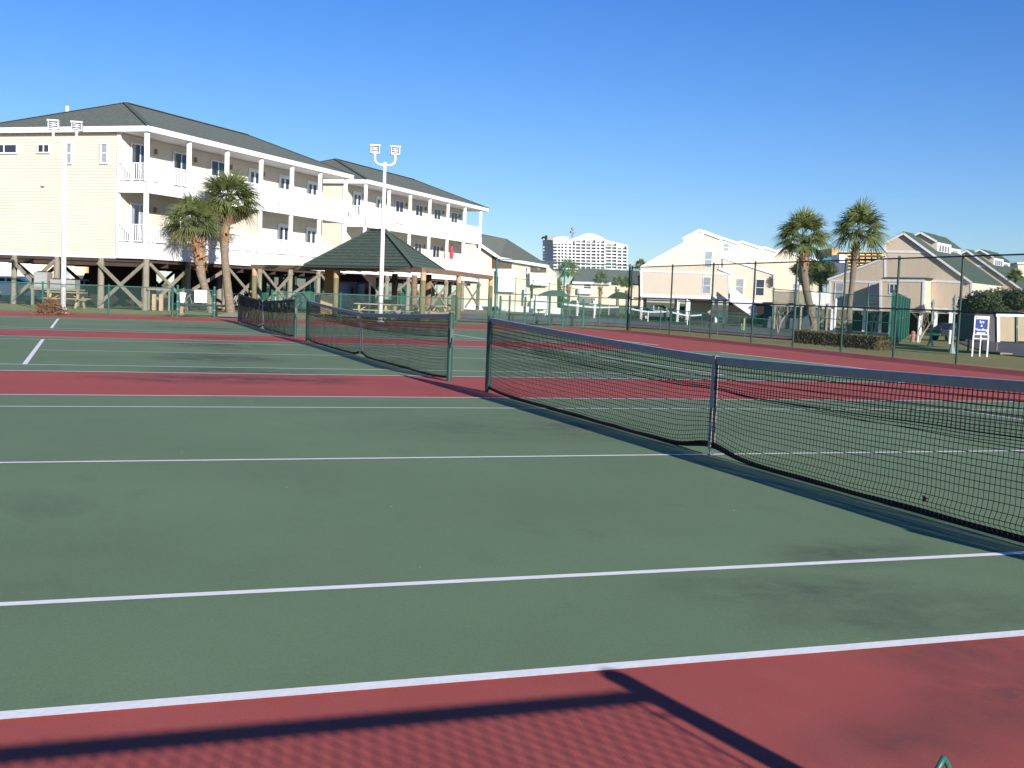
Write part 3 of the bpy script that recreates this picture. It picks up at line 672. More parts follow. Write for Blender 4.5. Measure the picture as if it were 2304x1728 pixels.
b.build('shingle_course', M_roofg, rf)
b = MB()
for k in range(7): a = C0.lerp(Cl, k/6); c_ = Cr.lerp(Cb, k/6); b.bar(a-ZZ*.08+inw*.1, c_-ZZ*.08, .06, .13)
b.build('rafter', M_dark, t)
b = MB(); w0 = vp(722, 640, 63.5); w1 = vp(757, 640, 63); b.pbox((w0.x, w0.y, 0), V3((w1.x-w0.x, w1.y-w0.y, 0)), FH*.08, ZZ*1.05)
b.build('board_wall', mat('yellow boards', (.55, .40, .20), .8, .15, 2, mapping=(9, 9, .4)), t)
b = MB(); b.pbox((w0.x, w0.y, 1.06)+FH*.3 if False else V3((w0.x, w0.y, 1.06))+FH*1.2, V3((w1.x-w0.x, w1.y-w0.y, 0)), FH*.08, ZZ*1.4); b.build('board_wall', mat('orange brown boards', (.30, .17, .07), .8, .2, 2, mapping=(9, 9, .4)), t)
b = MB(); a = vp(762, 640, 69); c_ = vp(845, 640, 70); b.pbox((a.x, a.y, 0), V3((c_.x-a.x, c_.y-a.y, 0)), FH*.1, ZZ*2.3); b.build('back_wall', M_dark, t)
mb = MB(); cc = (C0+Cb)/2; mb.poly([V3((q.x, q.y, .02)) for q in (C0*1.0, Cr, Cb, Cl)]); struct(mb, 'patio', M_conc)
# vending machines and bin under the gazebo
def vending(p, rz, label, face):
    t = thing('vending_machine', label, 'vending machine', p, rz)
    b = MB(); b.box((0, 0, .05), .92, .75, 1.75); b.build('cabinet', mat('navy cabinet', (.012, .03, .09), .35, .1, 2, spec=.6), t, local=True)
    b = MB(); b.box((-.1, -.385, .75), .62, .02, .95); b.build('front_panel', face, t, local=True)
    b = MB(); b.box((.33, -.385, .9), .14, .02, .6); b.build('coin_panel', M_black, t, local=True)
    b = MB(); b.box((-.1, -.385, .2), .6, .02, .25); b.build('delivery_flap', M_black, t, local=True)
fz = -YAW
for U, d_, lb, fc in ((780, 64, 'navy vending machine under the gazebo, next to the yellow boards', mat('blue lit panel', (.02, .05, .18), .2, .4, 3, spec=.7)), (812, 65, 'vending machine with a pale panel under the gazebo, behind the picnic table', mat('pale blue panel', (.10, .16, .28), .2, .6, 4, spec=.7))):
    q = bp(U, d_); vending((q.x, q.y, 0.02), fz, lb, fc)
t = thing('trash_bin', 'dark round bin under the gazebo between two log posts', 'bin', bp(869, 61)); q = bp(869, 61)
b = MB(); b.cyl(q, .28, .85, 14, .32); b.build('drum', M_fenced, t); b = MB(); b.ell(q+ZZ*.85, .33, .33, .12, 14, 6); b.build('lid', M_black, t)
# picnic tables
def picnic(p, rz, label, m_, sc=1):
    t = thing('picnic_table', label, 'picnic table', p, rz)
    b = MB()
    for k in range(5): b.box((0, -.30+.15*k, .72), 1.8*sc, .135, .04)
    b.build('tabletop', m_, t, local=True)
    for s in (-1, 1):
        b = MB()
        for k in range(2): b.box((0, s*(.62+.13*k), .43), 1.8*sc, .12, .04)
        b.build('bench', m_, t, local=True)
        for q in (-1, 1): b = MB(); b.bar((s*.65*sc, q*.22, .71), (s*.65*sc, q*.62, 0), .05, .10, up=V3((1, 0, 0))); b.build('leg', m_, t, local=True)
        b = MB(); b.bar((s*.65*sc+.05, -.76, .40), (s*.65*sc+.05, .76, .40), .05, .09); b.bar((s*.65*sc, 0, .40), (s*.2, 0, .70), .05); b.build('cross_brace', m_, t, local=True)
M_pic = mat('yellowish treated wood', (.36, .29, .15), .85, .2, 4); M_pic2 = mat('grey picnic wood', (.28, .24, .18), .9, .2, 4)
q = bp(838, 57); picnic((q.x, q.y, 0), fz+.05, 'wooden picnic table crossed by the floodlight pole, in front of the vending machines', M_pic)
q = bp(921, 57.5); picnic((q.x, q.y, 0), fz-.35, 'pale wooden picnic table beside the front corner post of the gazebo', M_pic2)
q = bp(973, 60); picnic((q.x, q.y, 0), fz-1.0, 'wooden picnic table seen end on, right of the front corner post of the gazebo', M_pic)
q = bp(149, 55.5); picnic((q.x, q.y, 0), fz+.02, 'wooden picnic table on the lawn behind the brush heap and the left floodlight pole', M_pic)
# see-through windscreen fence behind the gazebo
w0 = bp(579, 73); w1 = bp(925, 91)
t, P_ = fence('windscreen_fence', 'tall fence hung with see-through green windscreen behind the gazebo', [w0.lerp(w1, k/5) for k in range(6)], 3.0, midrail=1.4, cell=.12)
b = MB()
for k in range(60):
    a, c_ = w0.lerp(w1, k/60), w0.lerp(w1, (k+1)/60); o1 = .03*math.sin(k*1.3); o2 = .03*math.sin((k+1)*1.3)
    if k in (20, 21): continue
    b.quad(V3((a.x, a.y-.05+o1, .08)), V3((c_.x, c_.y-.05+o2, .08)), V3((c_.x, c_.y-.05+o2, 2.35)), V3((a.x, a.y-.05+o1, 2.35)))
b.build('windscreen', M_screen2, t)
# ------------------------------------------------------------------ palms
def palm(label, trunk, cc, cr, d, seed, leaves=34, boots=None, fat=1.0, name='palm_tree', group=None, dens=22, tilt=(0, 0)):
    """trunk = [(U,V,width px)], base first; cc = crown centre px; cr = crown radius px; d = depth"""
    rnd = random.Random(seed); px = d/FPX
    T = [(vp(U, V, d), w*px/2) for U, V, w in trunk]
    base = T[0][0].copy(); base.z = g(base.x, base.y)
    t = thing(name, label, 'palm tree', base, 0, group)
    T[0] = (base-ZZ*.1, T[0][1]*1.1)
    pts = []; rad = []                                # smooth the trunk
    for i in range(len(T)-1):
        p0 = T[max(0, i-1)][0]; p1 = T[i][0]; p2 = T[i+1][0]; p3 = T[min(len(T)-1, i+2)][0]
        for k in range(8):
            u = k/8; pts.append(.5*((2*p1)+(p2-p0)*u+(2*p0-5*p1+4*p2-p3)*u*u+(3*p1-p0-3*p2+p3)*u**3)); rad.append((T[i][1]*(1-u)+T[i+1][1]*u)*(1+.05*rnd.uniform(-1, 1)))
    pts.append(T[-1][0]); rad.append(T[-1][1])
    b = MB(); b.tube(pts, rad, 12); b.build('trunk', M_trunk, t, smooth=True)
    C_ = vp(cc[0], cc[1], d); Rr = cr*px
    top = pts[-1]
    if boots:
        b = MB(); k0, k1, sz = boots; n = int(60*(k1-k0)/1.0*sz)
        Ltot = [(pts[i+1]-pts[i]).length for i in range(len(pts)-1)]; tot = sum(Ltot)
        for _ in range(max(60, min(260, n*3))):
            s = rnd.uniform(k0, k1)*tot; i = 0
            while i < len(Ltot)-1 and s > Ltot[i]: s -= Ltot[i]; i += 1
            p = pts[i].lerp(pts[i+1], s/Ltot[i]); r_ = rad[i]; a_ = rnd.uniform(0, 2*math.pi)
            o = V3((math.cos(a_), math.sin(a_), 0)); el = rnd.uniform(-.1, 1.25); dr = (o*math.cos(el)+ZZ*math.sin(el)).normalized()
            ln = rnd.uniform(.14, .34)*sz; w = .10*sz; sd_ = dr.cross(o if abs(dr.dot(o)) < .9 else ZZ).normalized()
            q = p+o*r_*.8
            b.add([q-sd_*w/2, q+sd_*w/2, q+dr*ln+sd_*w*.3, q+dr*ln-sd_*w*.3, q+o*.04-ZZ*.03], [(0, 1, 2, 3), (0, 4, 1), (4, 2, 1), (4, 3, 2), (4, 0, 3)])
        b.build('leaf_bases', M_boot, t)
    b = MB(); by = MB()
    for li in range(leaves):
        f = li/leaves; az = li*2.39996+rnd.uniform(-.25, .25)
        el = R(84 - 112*f**.95 + rnd.uniform(-10, 10))           # young upright leaves first, old ones hang
        o = V3((math.cos(az), math.sin(az), 0)); dr = (o*math.cos(el)+ZZ*math.sin(el)).normalized()
        pl = Rr*rnd.uniform(.36, .56); fr = Rr*rnd.uniform(.46, .60)
        mm = by if (f > .9 and rnd.random() < .6) else b
        # petiole arcs outward
        st = top.lerp(C_, .35+.3*rnd.random()); e = C_ + dr*pl*.85
        mid = st.lerp(e, .5)+ZZ*.06*Rr
        mm.tube([st, mid, e], [.022, .016, .012], 4, cap=False)
        side = dr.cross(ZZ); side = side.normalized() if side.length > .05 else V3((1, 0, 0)); nrm = side.cross(dr).normalized()
        tw = rnd.uniform(-.5, .5); side, nrm = side*math.cos(tw)+nrm*math.sin(tw), nrm*math.cos(tw)-side*math.sin(tw)
        droop = .10 + .20*rnd.random() + .14*f
        for k in range(dens):
            a_ = R(-105 + 210*k/(dens-1) + rnd.uniform(-3, 3)); ld = (dr*math.cos(a_)+side*math.sin(a_)-nrm*.18*abs(math.sin(a_))).normalized()
            ln = fr*(1-.32*abs(a_)/1.83)*rnd.uniform(.88, 1.08); w = .027*max(.8, Rr/1.9)*fat*(22/dens)
            sp_ = ld.cross(nrm).normalized(); prev = None
            segs = ((0, .35), (.4, 1.0), (.72, .75), (1, .06))
            P_ = []
            for u, ww in segs:
                c_ = e + ld*ln*u - ZZ*(droop*ln*u*u*(1.0+.5*rnd.random()*(u > .7)))
                P_.append((c_-sp_*w*ww, c_+sp_*w*ww, c_+nrm*w*.35*ww))
            for (a0, a1, am), (b0, b1, bm) in zip(P_[:-1], P_[1:]):
                mm.add([a0, am, a1, b0, bm, b1], [(0, 1, 4, 3), (1, 2, 5, 4)])
    cr_ = b.build('crown', M_frond, t)
    if by.f: by.build('old_leaves', M_frond2, t)
    return t
def zA(x, y): return x/2.9625, 200+y/2.9625
palm('shorter palm with bushy orange leaf bases, in front of the near balconies', [(477, 704, 17), (463, 655, 17), (452, 615, 19), (448, 575, 25), (443, 540, 22), (440, 518, 12)], (434, 502), 90, 58.5, 4,
     leaves=34, boots=(.50, .90, 1.5))
palm('taller straight palm beside the shorter one, in front of the near balconies', [(519, 703, 21), (512, 645, 18), (506, 580, 18), (505, 530, 20), (510, 492, 22), (514, 472, 12)], (517, 452), 100, 60.5, 9,
     leaves=42, boots=(.68, .96, 1.4))
palm('leaning dark palm with a curved trunk rising behind the hedge', [(1835, 748, 14), (1826, 705, 15), (1816, 660, 17), (1809, 615, 18), (1809, 585, 22), (1810, 558, 14)], (1807, 535), 88, 104, 15,
     leaves=44, boots=(.72, .99, 2.0), fat=1.05)
palm('upright palm with a light grey trunk behind the right part of the hedge', [(1911, 752, 12), (1911, 700, 12), (1917, 640, 12), (1921, 600, 14), (1925, 565, 18), (1928, 538, 11)], (1933, 519), 88, 105, 21,
     leaves=40, boots=(.74, .95, 1.7))
small = [(1280, 703, 1279, 640, 1277, 608, 38, 118, 'medium palm left of the hotel tower foot, behind the second bench'),
         (1349, 698, 1351, 645, 1352, 628, 25, 130, 'slim palm in front of the long green roof, below the hotel tower'),
         (1390, 698, 1389, 650, 1390, 634, 22, 133, 'small palm with a thin trunk next to the domed shelter'),
         (1411, 700, 1411, 655, 1411, 638, 22, 128, 'small palm with orange bark left of the gabled cream house'),
         (1440, 690, 1440, 620, 1441, 597, 20, 150, 'palm top showing above the left edge of the gabled cream house'),
         (1813, 700, 1812, 640, 1812, 612, 26, 128, 'dense dark palm behind the raised deck, behind the leaning palm'),
         (1845, 700, 1846, 640, 1846, 618, 30, 122, 'spreading palm behind the white lattice of the deck'),
         (2287, 700, 2285, 648, 2284, 622, 26, 100, 'palm behind the dark bush at the right edge')]
for i, (bu, bv, tu, tv, cu, cv, cr, d, lb) in enumerate(small):
    palm(lb, [(bu, bv, 8), ((bu+tu)/2, (bv+tv)/2, 7), (tu, tv, 8)], (cu, cv), cr, d, 40+i, leaves=28, boots=(.75, .99, 1.2), dens=14, group='smaller palms in the background')
# ------------------------------------------------------------------ leaves for shrubs
def leaves(b, blobs, n, sz, rnd):
    vol = [max(.01, rx*ry*rz)**(2/3) for (_, rx, ry, rz) in blobs]; s = sum(vol)
    for (c, rx, ry, rz), v in zip(blobs, vol):
        for _ in range(int(n*v/s)):
            u = rnd.uniform(-1, 1); a = rnd.uniform(0, 2*math.pi); q = math.sqrt(1-u*u); d = V3((q*math.cos(a), q*math.sin(a), u))
            k = rnd.uniform(.62, 1.06)*(1+.22*noise.noise(d*2.1+c)); p = c+V3((d.x*rx, d.y*ry, d.z*rz))*k
            nn = (d+V3((rnd.gauss(0, .6), rnd.gauss(0, .6), rnd.gauss(0, .6)))).normalized(); t1 = nn.cross(V3((rnd.random(), rnd.random(), rnd.random()-.5))).normalized(); t2 = nn.cross(t1)
            w = sz*rnd.uniform(.5, 1.1); b.add([p-t1*w, p-t2*w*.45, p+t1*w, p+t2*w*.45], [(0, 1, 2, 3)])
def shrub(name, label, cat, blobs, n, sz, m_, seed, core=True, stems=None):
    rnd = random.Random(seed); c = blobs[0][0]; t = thing(name, label, cat, (c.x, c.y, g(c.x, c.y)))
    b = MB(); leaves(b, blobs, n, sz, rnd)
    if core:
        for (c_, rx, ry, rz) in blobs: b.ell(c_, rx*.72, ry*.72, rz*.72, 10, 7, .3)
    b.build('foliage', m_, t)
    for (c_, rx, ry, rz) in blobs[:stems or 3]: b = MB(); b.tube([V3((c_.x, c_.y, g(c_.x, c_.y)-.05)), c_], [.06, .03], 6); b.build('stem', M_trunk, t)
    return t
# clipped hedge by the right-hand palms
rnd = random.Random(77); hp0, hp1 = gp(1786, 768), gp(1978, 779)
hp0 = bp(1786, 61); hp1 = bp(1975, 57)
t = thing('hedge', 'low clipped brownish hedge below the right-hand palms, behind the tall fence', 'hedge', hp0)
b = MB(); dv = hp1-hp0; Lh = dv.length; dn = dv.normalized(); hn = V3((-dn.y, dn.x, 0)); hh = .64; wd = 1.2
b.pbox(hp0+dn*.1-hn*.0+ZZ*.02, dn*(Lh-.2), hn*wd*.9, ZZ*(hh-.15))
for _ in range(9000):
    s = rnd.uniform(0, 1); f = rnd.random()
    top = hh+.05*noise.noise(V3((s*14, 0, 3)))+.03
    if f < .45: p = hp0+dv*s+hn*rnd.uniform(-.12, .04)+ZZ*rnd.uniform(.02, top)
    elif f < .9: p = hp0+dv*s+hn*rnd.uniform(-.1, wd)+ZZ*(top-abs(rnd.gauss(0, .05)))
    else: p = hp0+dn*(rnd.choice((0, Lh))+rnd.uniform(-.1, .1))+hn*rnd.uniform(0, wd)+ZZ*rnd.uniform(0, top)
    n_ = V3((rnd.gauss(0, 1), rnd.gauss(0, 1), rnd.gauss(0, 1))).normalized(); t1 = n_.orthogonal().normalized(); t2 = n_.cross(t1); w = rnd.uniform(.03, .06)
    b.add([p-t1*w, p-t2*w*.6, p+t1*w, p+t2*w*.6], [(0, 1, 2, 3)])
b.build('foliage', M_hedge, t)
for k in range(8): b = MB(); q = hp0+dv*(k+.5)/8+hn*.5; b.tube([q-ZZ*.05, q+ZZ*.6], .03, 6); b.build('stem', M_trunk, t)
# big dark bush at the right
cbs = []
for (U, V, ru, rv) in ((2185, 688, 26, 22), (2215, 678, 32, 26), (2250, 676, 34, 28), (2285, 676, 32, 28), (2320, 678, 34, 30), (2200, 702, 36, 20), (2240, 704, 34, 18)):
    d = 70+random.uniform(-1.5, 1.5); c = vp(U, V, d); cbs.append((c, ru*d/FPX, 1.3, rv*d/FPX))
shrub('bush', 'large dark green bush behind the blue sign and beside the tan doors', 'bush', cbs, 15000, .09, M_leaf, 5)
cbs = []
for (U, V, ru, rv) in ((1330, 716, 16, 7), (1352, 714, 14, 8), (1378, 717, 18, 8), (1400, 718, 14, 7), (1425, 720, 14, 7)):
    d = 112; c = vp(U, V, d); cbs.append((c, ru*d/FPX, .8, rv*d/FPX))
shrub('bush', 'row of low dark shrubs at the far edge of the old courts', 'bush', cbs, 3000, .12, M_leaf, 6)
cbs = []
for (U, V, ru, rv) in ((1246, 640, 20, 18), (1252, 664, 18, 16), (1262, 680, 16, 14), (1240, 655, 12, 14)):
    d = 150; c = vp(U, V, d); cbs.append((c, ru*d/FPX, 1.5, rv*d/FPX))
shrub('tree', 'dark leafy tree between the balcony house and the medium palm', 'tree', cbs, 4000, .16, M_leaf, 8)
cbs = []
for (U, V, ru, rv) in ((1830, 600, 30, 16), (1862, 606, 22, 16), (1800, 606, 20, 14), (1850, 625, 26, 18), (1815, 628, 20, 16)):
    d = 135; c = vp(U, V, d); cbs.append((c, ru*d/FPX, 1.5, rv*d/FPX))
shrub('tree', 'dark green tree mass behind the raised deck, below the yellow building', 'tree', cbs, 5000, .15, M_leaf, 9)
# brush heap
q = gp(113, 707.5); t = thing('brush_heap', 'heap of dry palm fronds and twigs at the foot of the left floodlight pole', 'brush heap', q)
b = MB(); rnd = random.Random(3)
for _ in range(520):
    a = rnd.uniform(0, 2*math.pi); r_ = abs(rnd.gauss(0, .32)); z = max(.02, (.62-r_*.75)*rnd.random()); c = q+V3((math.cos(a)*r_*1.15, math.sin(a)*r_, z))
    az = rnd.uniform(0, 6.28); el = rnd.gauss(.15, .45); d = V3((math.cos(az)*math.cos(el), math.sin(az)*math.cos(el), math.sin(el)))*rnd.uniform(.12, .32)
    m0 = c+d*.1+ZZ*.03; b.tube([c-d, m0, c+d-ZZ*.03], [.010, .012, .004], 4)
b.build('twigs', M_twig, t)
# bare crape myrtles
def bare(p, h, seed, label):
    rnd = random.Random(seed); t = thing('bare_tree', label, 'bare tree', p, 0, 'bare crape myrtles in front of the deck')
    b = MB(); tw = MB()
    def grow(o, d, l, r_, lv):
        e = o+d*l; b.tube([o, o.lerp(e, .5)+V3((rnd.gauss(0, .02), rnd.gauss(0, .02), 0)), e], [r_, r_*.85, r_*.7], 5)
        if lv < 4:
            for _ in range(2 if lv else 2): grow(e, (d+V3((rnd.gauss(0, .35), rnd.gauss(0, .35), rnd.uniform(0, .25)))).normalized(), l*.68, r_*.62, lv+1)
    for k in range(4): grow(V3(p), V3((rnd.gauss(0, .28), rnd.gauss(0, .2), 1)).normalized(), h*.42, .045, 0)
    b.build('trunk', mat('pale bark', (.36, .30, .24), .9, .2, 5), t)
bare(bp(1750, 93), 2.3, 1, 'bare multi-stemmed tree between two fence posts, left of the leaning palm')
bare(bp(1822, 97), 2.0, 2, 'thin bare tree directly behind the base of the leaning palm')
bare(bp(1893, 98), 2.2, 3, 'bare tree between the white post and the upright palm')
bare(bp(1962, 92), 2.3, 4, 'bare multi-stemmed tree right of the upright palm')
bare(bp(2068, 82), 2.2, 5, 'dark bare tree right of the green windscreen')
# ------------------------------------------------------------------ right-hand side: windscreen, sign, posts, hydrant
w0 = bp(2003, 66); w1 = bp(2043, 105)
t, P_ = fence('windscreen_fence', 'fence covered by an opaque teal windscreen, running away right of the hedge', [w0.lerp(w1, k/6) for k in range(7)], 3.3, cell=.12, midrail=1.7)
b = MB(); nv = V3((-(w1-w0).y, (w1-w0).x, 0)).normalized(); n = 110
for k in range(n):
    a, c_ = w0.lerp(w1, k/n), w0.lerp(w1, (k+1)/n)
    f = lambda i: nv*(.07+.05*math.sin(i*1.7)+.02*math.sin(i*.6))
    za, zc = g(a.x, a.y), g(c_.x, c_.y); A3 = V3((a.x, a.y, za)); C3 = V3((c_.x, c_.y, zc))
    sag = lambda i: -.04*abs(math.sin(i*math.pi/18))
    b.quad(A3+f(k)+ZZ*.12, C3+f(k+1)+ZZ*.12, C3+f(k+1)+ZZ*(3.22+sag(k+1)), A3+f(k)+ZZ*(3.22+sag(k)))
b.build('windscreen', M_screen, t)
# fences round the old courts
e0 = bp(1735, 70); e1 = w0
fence('chain_link_fence', 'tall thin green fence behind the hedge, ending at the teal windscreen', [e0.lerp(e1, k/5) for k in range(6)], 3.0, cell=.12, w=.005, midrail=1.5)
f0 = bp(1125, 61); f1 = bp(1735, 70)
fence('low_chain_link_fence', 'low chain link fence along the near edge of the old courts', [f0.lerp(f1, k/9) for k in range(10)], 1.15, cell=.12, w=.005)
g0 = bp(930, 92); g1 = bp(1300, 118); 
fence('chain_link_fence', 'thin tall fence at the far end of the old courts', [g0.lerp(g1, k/9) for k in range(10)], 3.0, cell=.2, w=.006)
g2 = bp(1700, 128)
fence('low_chain_link_fence', 'low chain link fence in front of the gabled cream house', [g1.lerp(g2, k/10) for k in range(11)], 1.3, cell=.2, w=.006)
# thick green gate posts near the benches
for U, d, h, lb in ((1124, 58, 1.35, 'green steel post nearest the gazebo, left of the first bench'), (1145, 60, 1.4, 'second green steel post from the gazebo, left of the first bench'), (1180, 58, 1.35, 'green steel post at the middle of the first bench'), (1235, 58, 1.45, 'green steel post at the left end of the second bench'), (1311, 59, 1.35, 'green steel post right of the second bench')):
    q = bp(U, d); b = MB(); b.cyl(q, .05, h, 10); b.ell(q+ZZ*h, .055, .055, .05, 8, 5); tag(b.build('steel_post', M_fence), lb, 'post', 'green posts of the old court entrance')
def bench(p, rz, label, w=1.9):
    t = thing('bench', label, 'bench', p, rz, 'dark benches beside the old courts')
    b = MB(); b.box((0, 0, .42), w, .34, .09); b.build('seat', mat('dark bench paint', (.03, .028, .03), .6, .2, 3), t, local=True)
    for s in (-1, 1): b = MB(); b.box((s*w*.33, 0, 0), .14, .28, .42); b.build('leg', MATS['dark bench paint'], t, local=True)
bench(bp(1180, 59.5), -YAW, 'dark bench left of the tall fence post, in front of the red court edge', 1.9)
bench(bp(1263, 58.5), -YAW, 'dark bench below the white court notice', 1.6)
bench(bp(1567, 100), -YAW, 'distant dark bench in front of the parked truck', 2.0)
bench(bp(1612, 98), -YAW, 'distant dark bench near the stair foot of the gabled house', 1.9)
q = bp(1216, 64); t = thing('court_notice', 'white court notice on a board above the second bench', 'sign', q)
b = MB(); b.box(q+ZZ*.75-RH*.0, .62, .03, .66, -YAW); b.build('board', M_white, t)
b = MB(); b.box(q+ZZ*1.12-FH*.025, .5, .02, .07, -YAW); b.build('green_strip', M_fence, t)
for s in (-.33, .33): b = MB(); b.cyl(q+RH*s, .03, 1.5, 8); b.build('post', M_fence, t)
# arched green shade
q = bp(1245, 82); t = thing('arched_shelter', 'low dark green arched canopy behind the white court notice', 'shelter', q)
b = MB(); pts = [q+RH*(-1.15+2.3*k/12)+ZZ*(1.55+.38*math.sin(math.pi*k/12)) for k in range(13)]; b.prism(pts+[pts[-1]-ZZ*.06]+[pts[0]-ZZ*.06], FH*1.2); b.build('canopy', M_fenced, t)
for s in (-1.05, 1.05): b = MB(); b.cyl(q+RH*s, .04, 1.6, 8); b.build('post', M_fenced, t)
q = bp(1393, 118); t = thing('arched_shelter', 'small domed dark shelter among the far palms, left of the gabled house', 'shelter', q)
b = MB(); pts = [q+RH*(-1.3+2.6*k/12)+ZZ*(2.3+.7*math.sin(math.pi*k/12)) for k in range(13)]; b.prism(pts, FH*1.6); b.build('canopy', mat('dark olive canopy', (.03, .04, .015), .9, .2, 3), t)
for s in (-1.1, 1.1): b = MB(); b.cyl(q+RH*s, .06, 2.3, 8); b.build('post', M_white2, t)
# old-court nets
def small_net(p0, p1, label):
    t = thing('tennis_net', label, 'tennis net', p0, 0, 'nets with white headbands on the old courts'); n = 24
    def T(k): u = k/n; q = p0.lerp(p1, u); q = V3((q.x, q.y, g(q.x, q.y)+1.07-.16*(1-abs(2*u-1)**1.3))); return q
    b = MB()
    for k in range(n): b.bar(T(k)-ZZ*.05, T(k+1)-ZZ*.05, .03, .12)
    b.build('headband', M_white, t)
    b = MB(); diag(b, (p0.x, p0.y), (p1.x, p1.y), .12, .95, .09, .006, lambda q: g(q.x, q.y))
    for k in range(n): b.bar(T(k)-ZZ*(T(k).z-g(T(k).x, T(k).y)-.06), T(k+1)-ZZ*(T(k+1).z-g(T(k+1).x, T(k+1).y)-.06), .02, .04)
    b.build('net_mesh', M_net, t)
    q = p0.lerp(p1, .5); b = MB(); b.box(V3((q.x, q.y, g(q.x, q.y))), .06, .06, .88, 0); b.build('center_strap', M_white, t)
    for q in (p0, p1): b = MB(); b.cyl(V3((q.x, q.y, g(q.x, q.y))), .05, 1.1, 8); b.build('post', M_fenced, t)
small_net(bp(1262, 74), bp(1391, 100), 'far net behind the second bench, with drooping white headband')
small_net(bp(1408, 86), bp(1498, 104), 'far net behind the first bays of the tall right fence, with white headband')
small_net(bp(1510, 92), bp(1577, 106), 'rightmost far net, in front of the dark trucks')
# blue sign
q0, q1 = bp(2187, 61), bp(2220.5, 61)
t = thing('blue_sign', 'blue and white Ice & Vending sign on three white legs at the right', 'sign', q0)
hz = zt((q0.x, q0.y), 710.5); dx = (q1-q0); dx.z = 0; wS = dx.length; dx.normalize(); nS = V3((dx.y, -dx.x, 0)); zb = zt((q0.x, q0.y), 753)
zb0 = q0.z
b = MB(); b.pbox(V3((q0.x, q0.y, zb)), dx*wS, -nS*.05, ZZ*(hz-zb)); b.build('board', M_white, t)
zt0 = zt((q0.x, q0.y), 717.5)
b = MB(); b.pbox(V3((q0.x, q0.y, zb+.05))+dx*.07+nS*.004, dx*(wS-.14), nS*.012, ZZ*(zt0-zb-.05)); bl = b.build('blue_panel', mat('sign blue', (.008, .03, .22), .5, .05, 3), t)
for s in (0, .5, 1):
    b = MB(); p = q0+dx*(wS*s); zt_ = zb if s != .5 else zb-.02; b.box((p.x, p.y, zb0-.1), .07 if s != .5 else .05, .05, zt_-zb0+.1, -YAW); b.build('leg', M_white, t)
b = MB(); b.pbox(V3((q0.x, q0.y, zb-.22)), dx*wS, -nS*.03, ZZ*.05); b.build('crossbar', M_white, t)
def text(s, size, pos, par, m_, name='lettering'):
    cu = bpy.data.curves.new('txt', 'FONT'); cu.body = s; cu.size = size; cu.align_x = 'CENTER'; cu.extrude = .004; cu.offset = .0025*size/.2
    to = bpy.data.objects.new('txt', cu); COL.objects.link(to); bpy.context.view_layer.update()
    me = bpy.data.meshes.new_from_object(to); bpy.data.objects.remove(to)
    xf = Matrix((dx, ZZ, nS)).transposed().to_4x4(); xf.translation = V3(pos)
    off = V3((0, 0, 0)); q = par
    while q is not None: off = off+V3(q.location); q = q.parent
    me.transform(Matrix.Translation(-off) @ xf); me.materials.clear(); me.materials.append(m_); me.name = name
    o = bpy.data.objects.new(name, me); COL.objects.link(o); o.parent = par; return o
hS = zt0-zb; cS = V3((q0.x, q0.y, 0))+dx*wS/2+nS*.02
text('Ice', hS*.26, cS+ZZ*(zt0-hS*.25), bl, M_white); text('&', hS*.21, cS+ZZ*(zt0-hS*.48), bl, M_white); text('Vending', hS*.245, cS+ZZ*(zt0-hS*.74), bl, M_white)
b = MB(); az = zt0-hS*.88; p = cS-dx*wS*.33+ZZ*az; hw = wS*.62
b.prism([p, p+dx*.08+ZZ*.06, p+dx*.08+ZZ*.028, p+dx*hw+ZZ*.028, p+dx*hw-ZZ*.028, p+dx*.08-ZZ*.028, p+dx*.08-ZZ*.06], nS*.006); b.build('arrow', M_white, bl)
b = MB(); b.pbox(V3((q0.x, q0.y, hz-.11))+dx*.10+nS*.004, dx*(wS-.3), nS*.005, ZZ*.035); b.pbox(V3((q0.x, q0.y, hz-.12))+dx*.08+nS*.010, dx*.06, nS*.005, ZZ*.06); b.build('header_strip', mat('sign slate', (.12, .17, .28), .6, .1, 9), t)
# lamp posts
def lamp_post(p, h, label, k=1):
    t = thing('lamp_post', label, 'lamp post', p); m_ = mat('pale green cast iron', (.22, .30, .28), .6, .2, 4)
    b = MB(); b.tube([p, p+ZZ*.12, p+ZZ*.4, p+ZZ*.6, p+ZZ*(h*.8)], [.2, .19, .11, .075, .05], 10); b.build('pole', m_, t)
    b = MB(); b.bar(p+ZZ*h*.74-RH*.34, p+ZZ*h*.74+RH*.34, .05); b.tube([p+ZZ*h*.69, p+ZZ*h*.76, p+ZZ*h*.79], [.05, .13, .05], 10); b.build('ladder_bar', m_, t)
    b = MB(); b.tube([p+ZZ*h*.8, p+ZZ*h*.83, p+ZZ*h*.9], [.07, .10, .15], 8); l_ = b.build('lantern', mat('frosted lantern', (.35, .38, .38), .3, .2, 4), t)
    b = MB(); b.tube([p+ZZ*h*.9, p+ZZ*h*.93, p+ZZ*h*.97, p+ZZ*h], [.17, .10, .04, .008], 8); b.build('lantern_cap', m_, l_)
lamp_post(bp(2141, 63.5), 3.3, 'pale green lamp post with a lantern, just left of the last tall fence post')
lamp_post(bp(2093, 76), 3.1, 'pale green lamp post farther back, between the windscreen and the nearer lamp post')
q = bp(2053, 84); t = thing('fire_hydrant', 'faded red fire hydrant right of the teal windscreen', 'fire hydrant', q); mh = mat('faded red paint', (.36, .17, .13), .7, .2, 5)
b = MB(); b.tube([q, q+ZZ*.06, q+ZZ*.07, q+ZZ*.62, q+ZZ*.64, q+ZZ*.70, q+ZZ*.82], [.2, .2, .14, .14, .18, .17, .05], 12); b.build('barrel', mh, t, smooth=False)
for s in (-1, 1): b = MB(); b.tube([q+ZZ*.48, q+ZZ*.48+RH*s*.22], .06, 8); b.build('nozzle', mh, t)
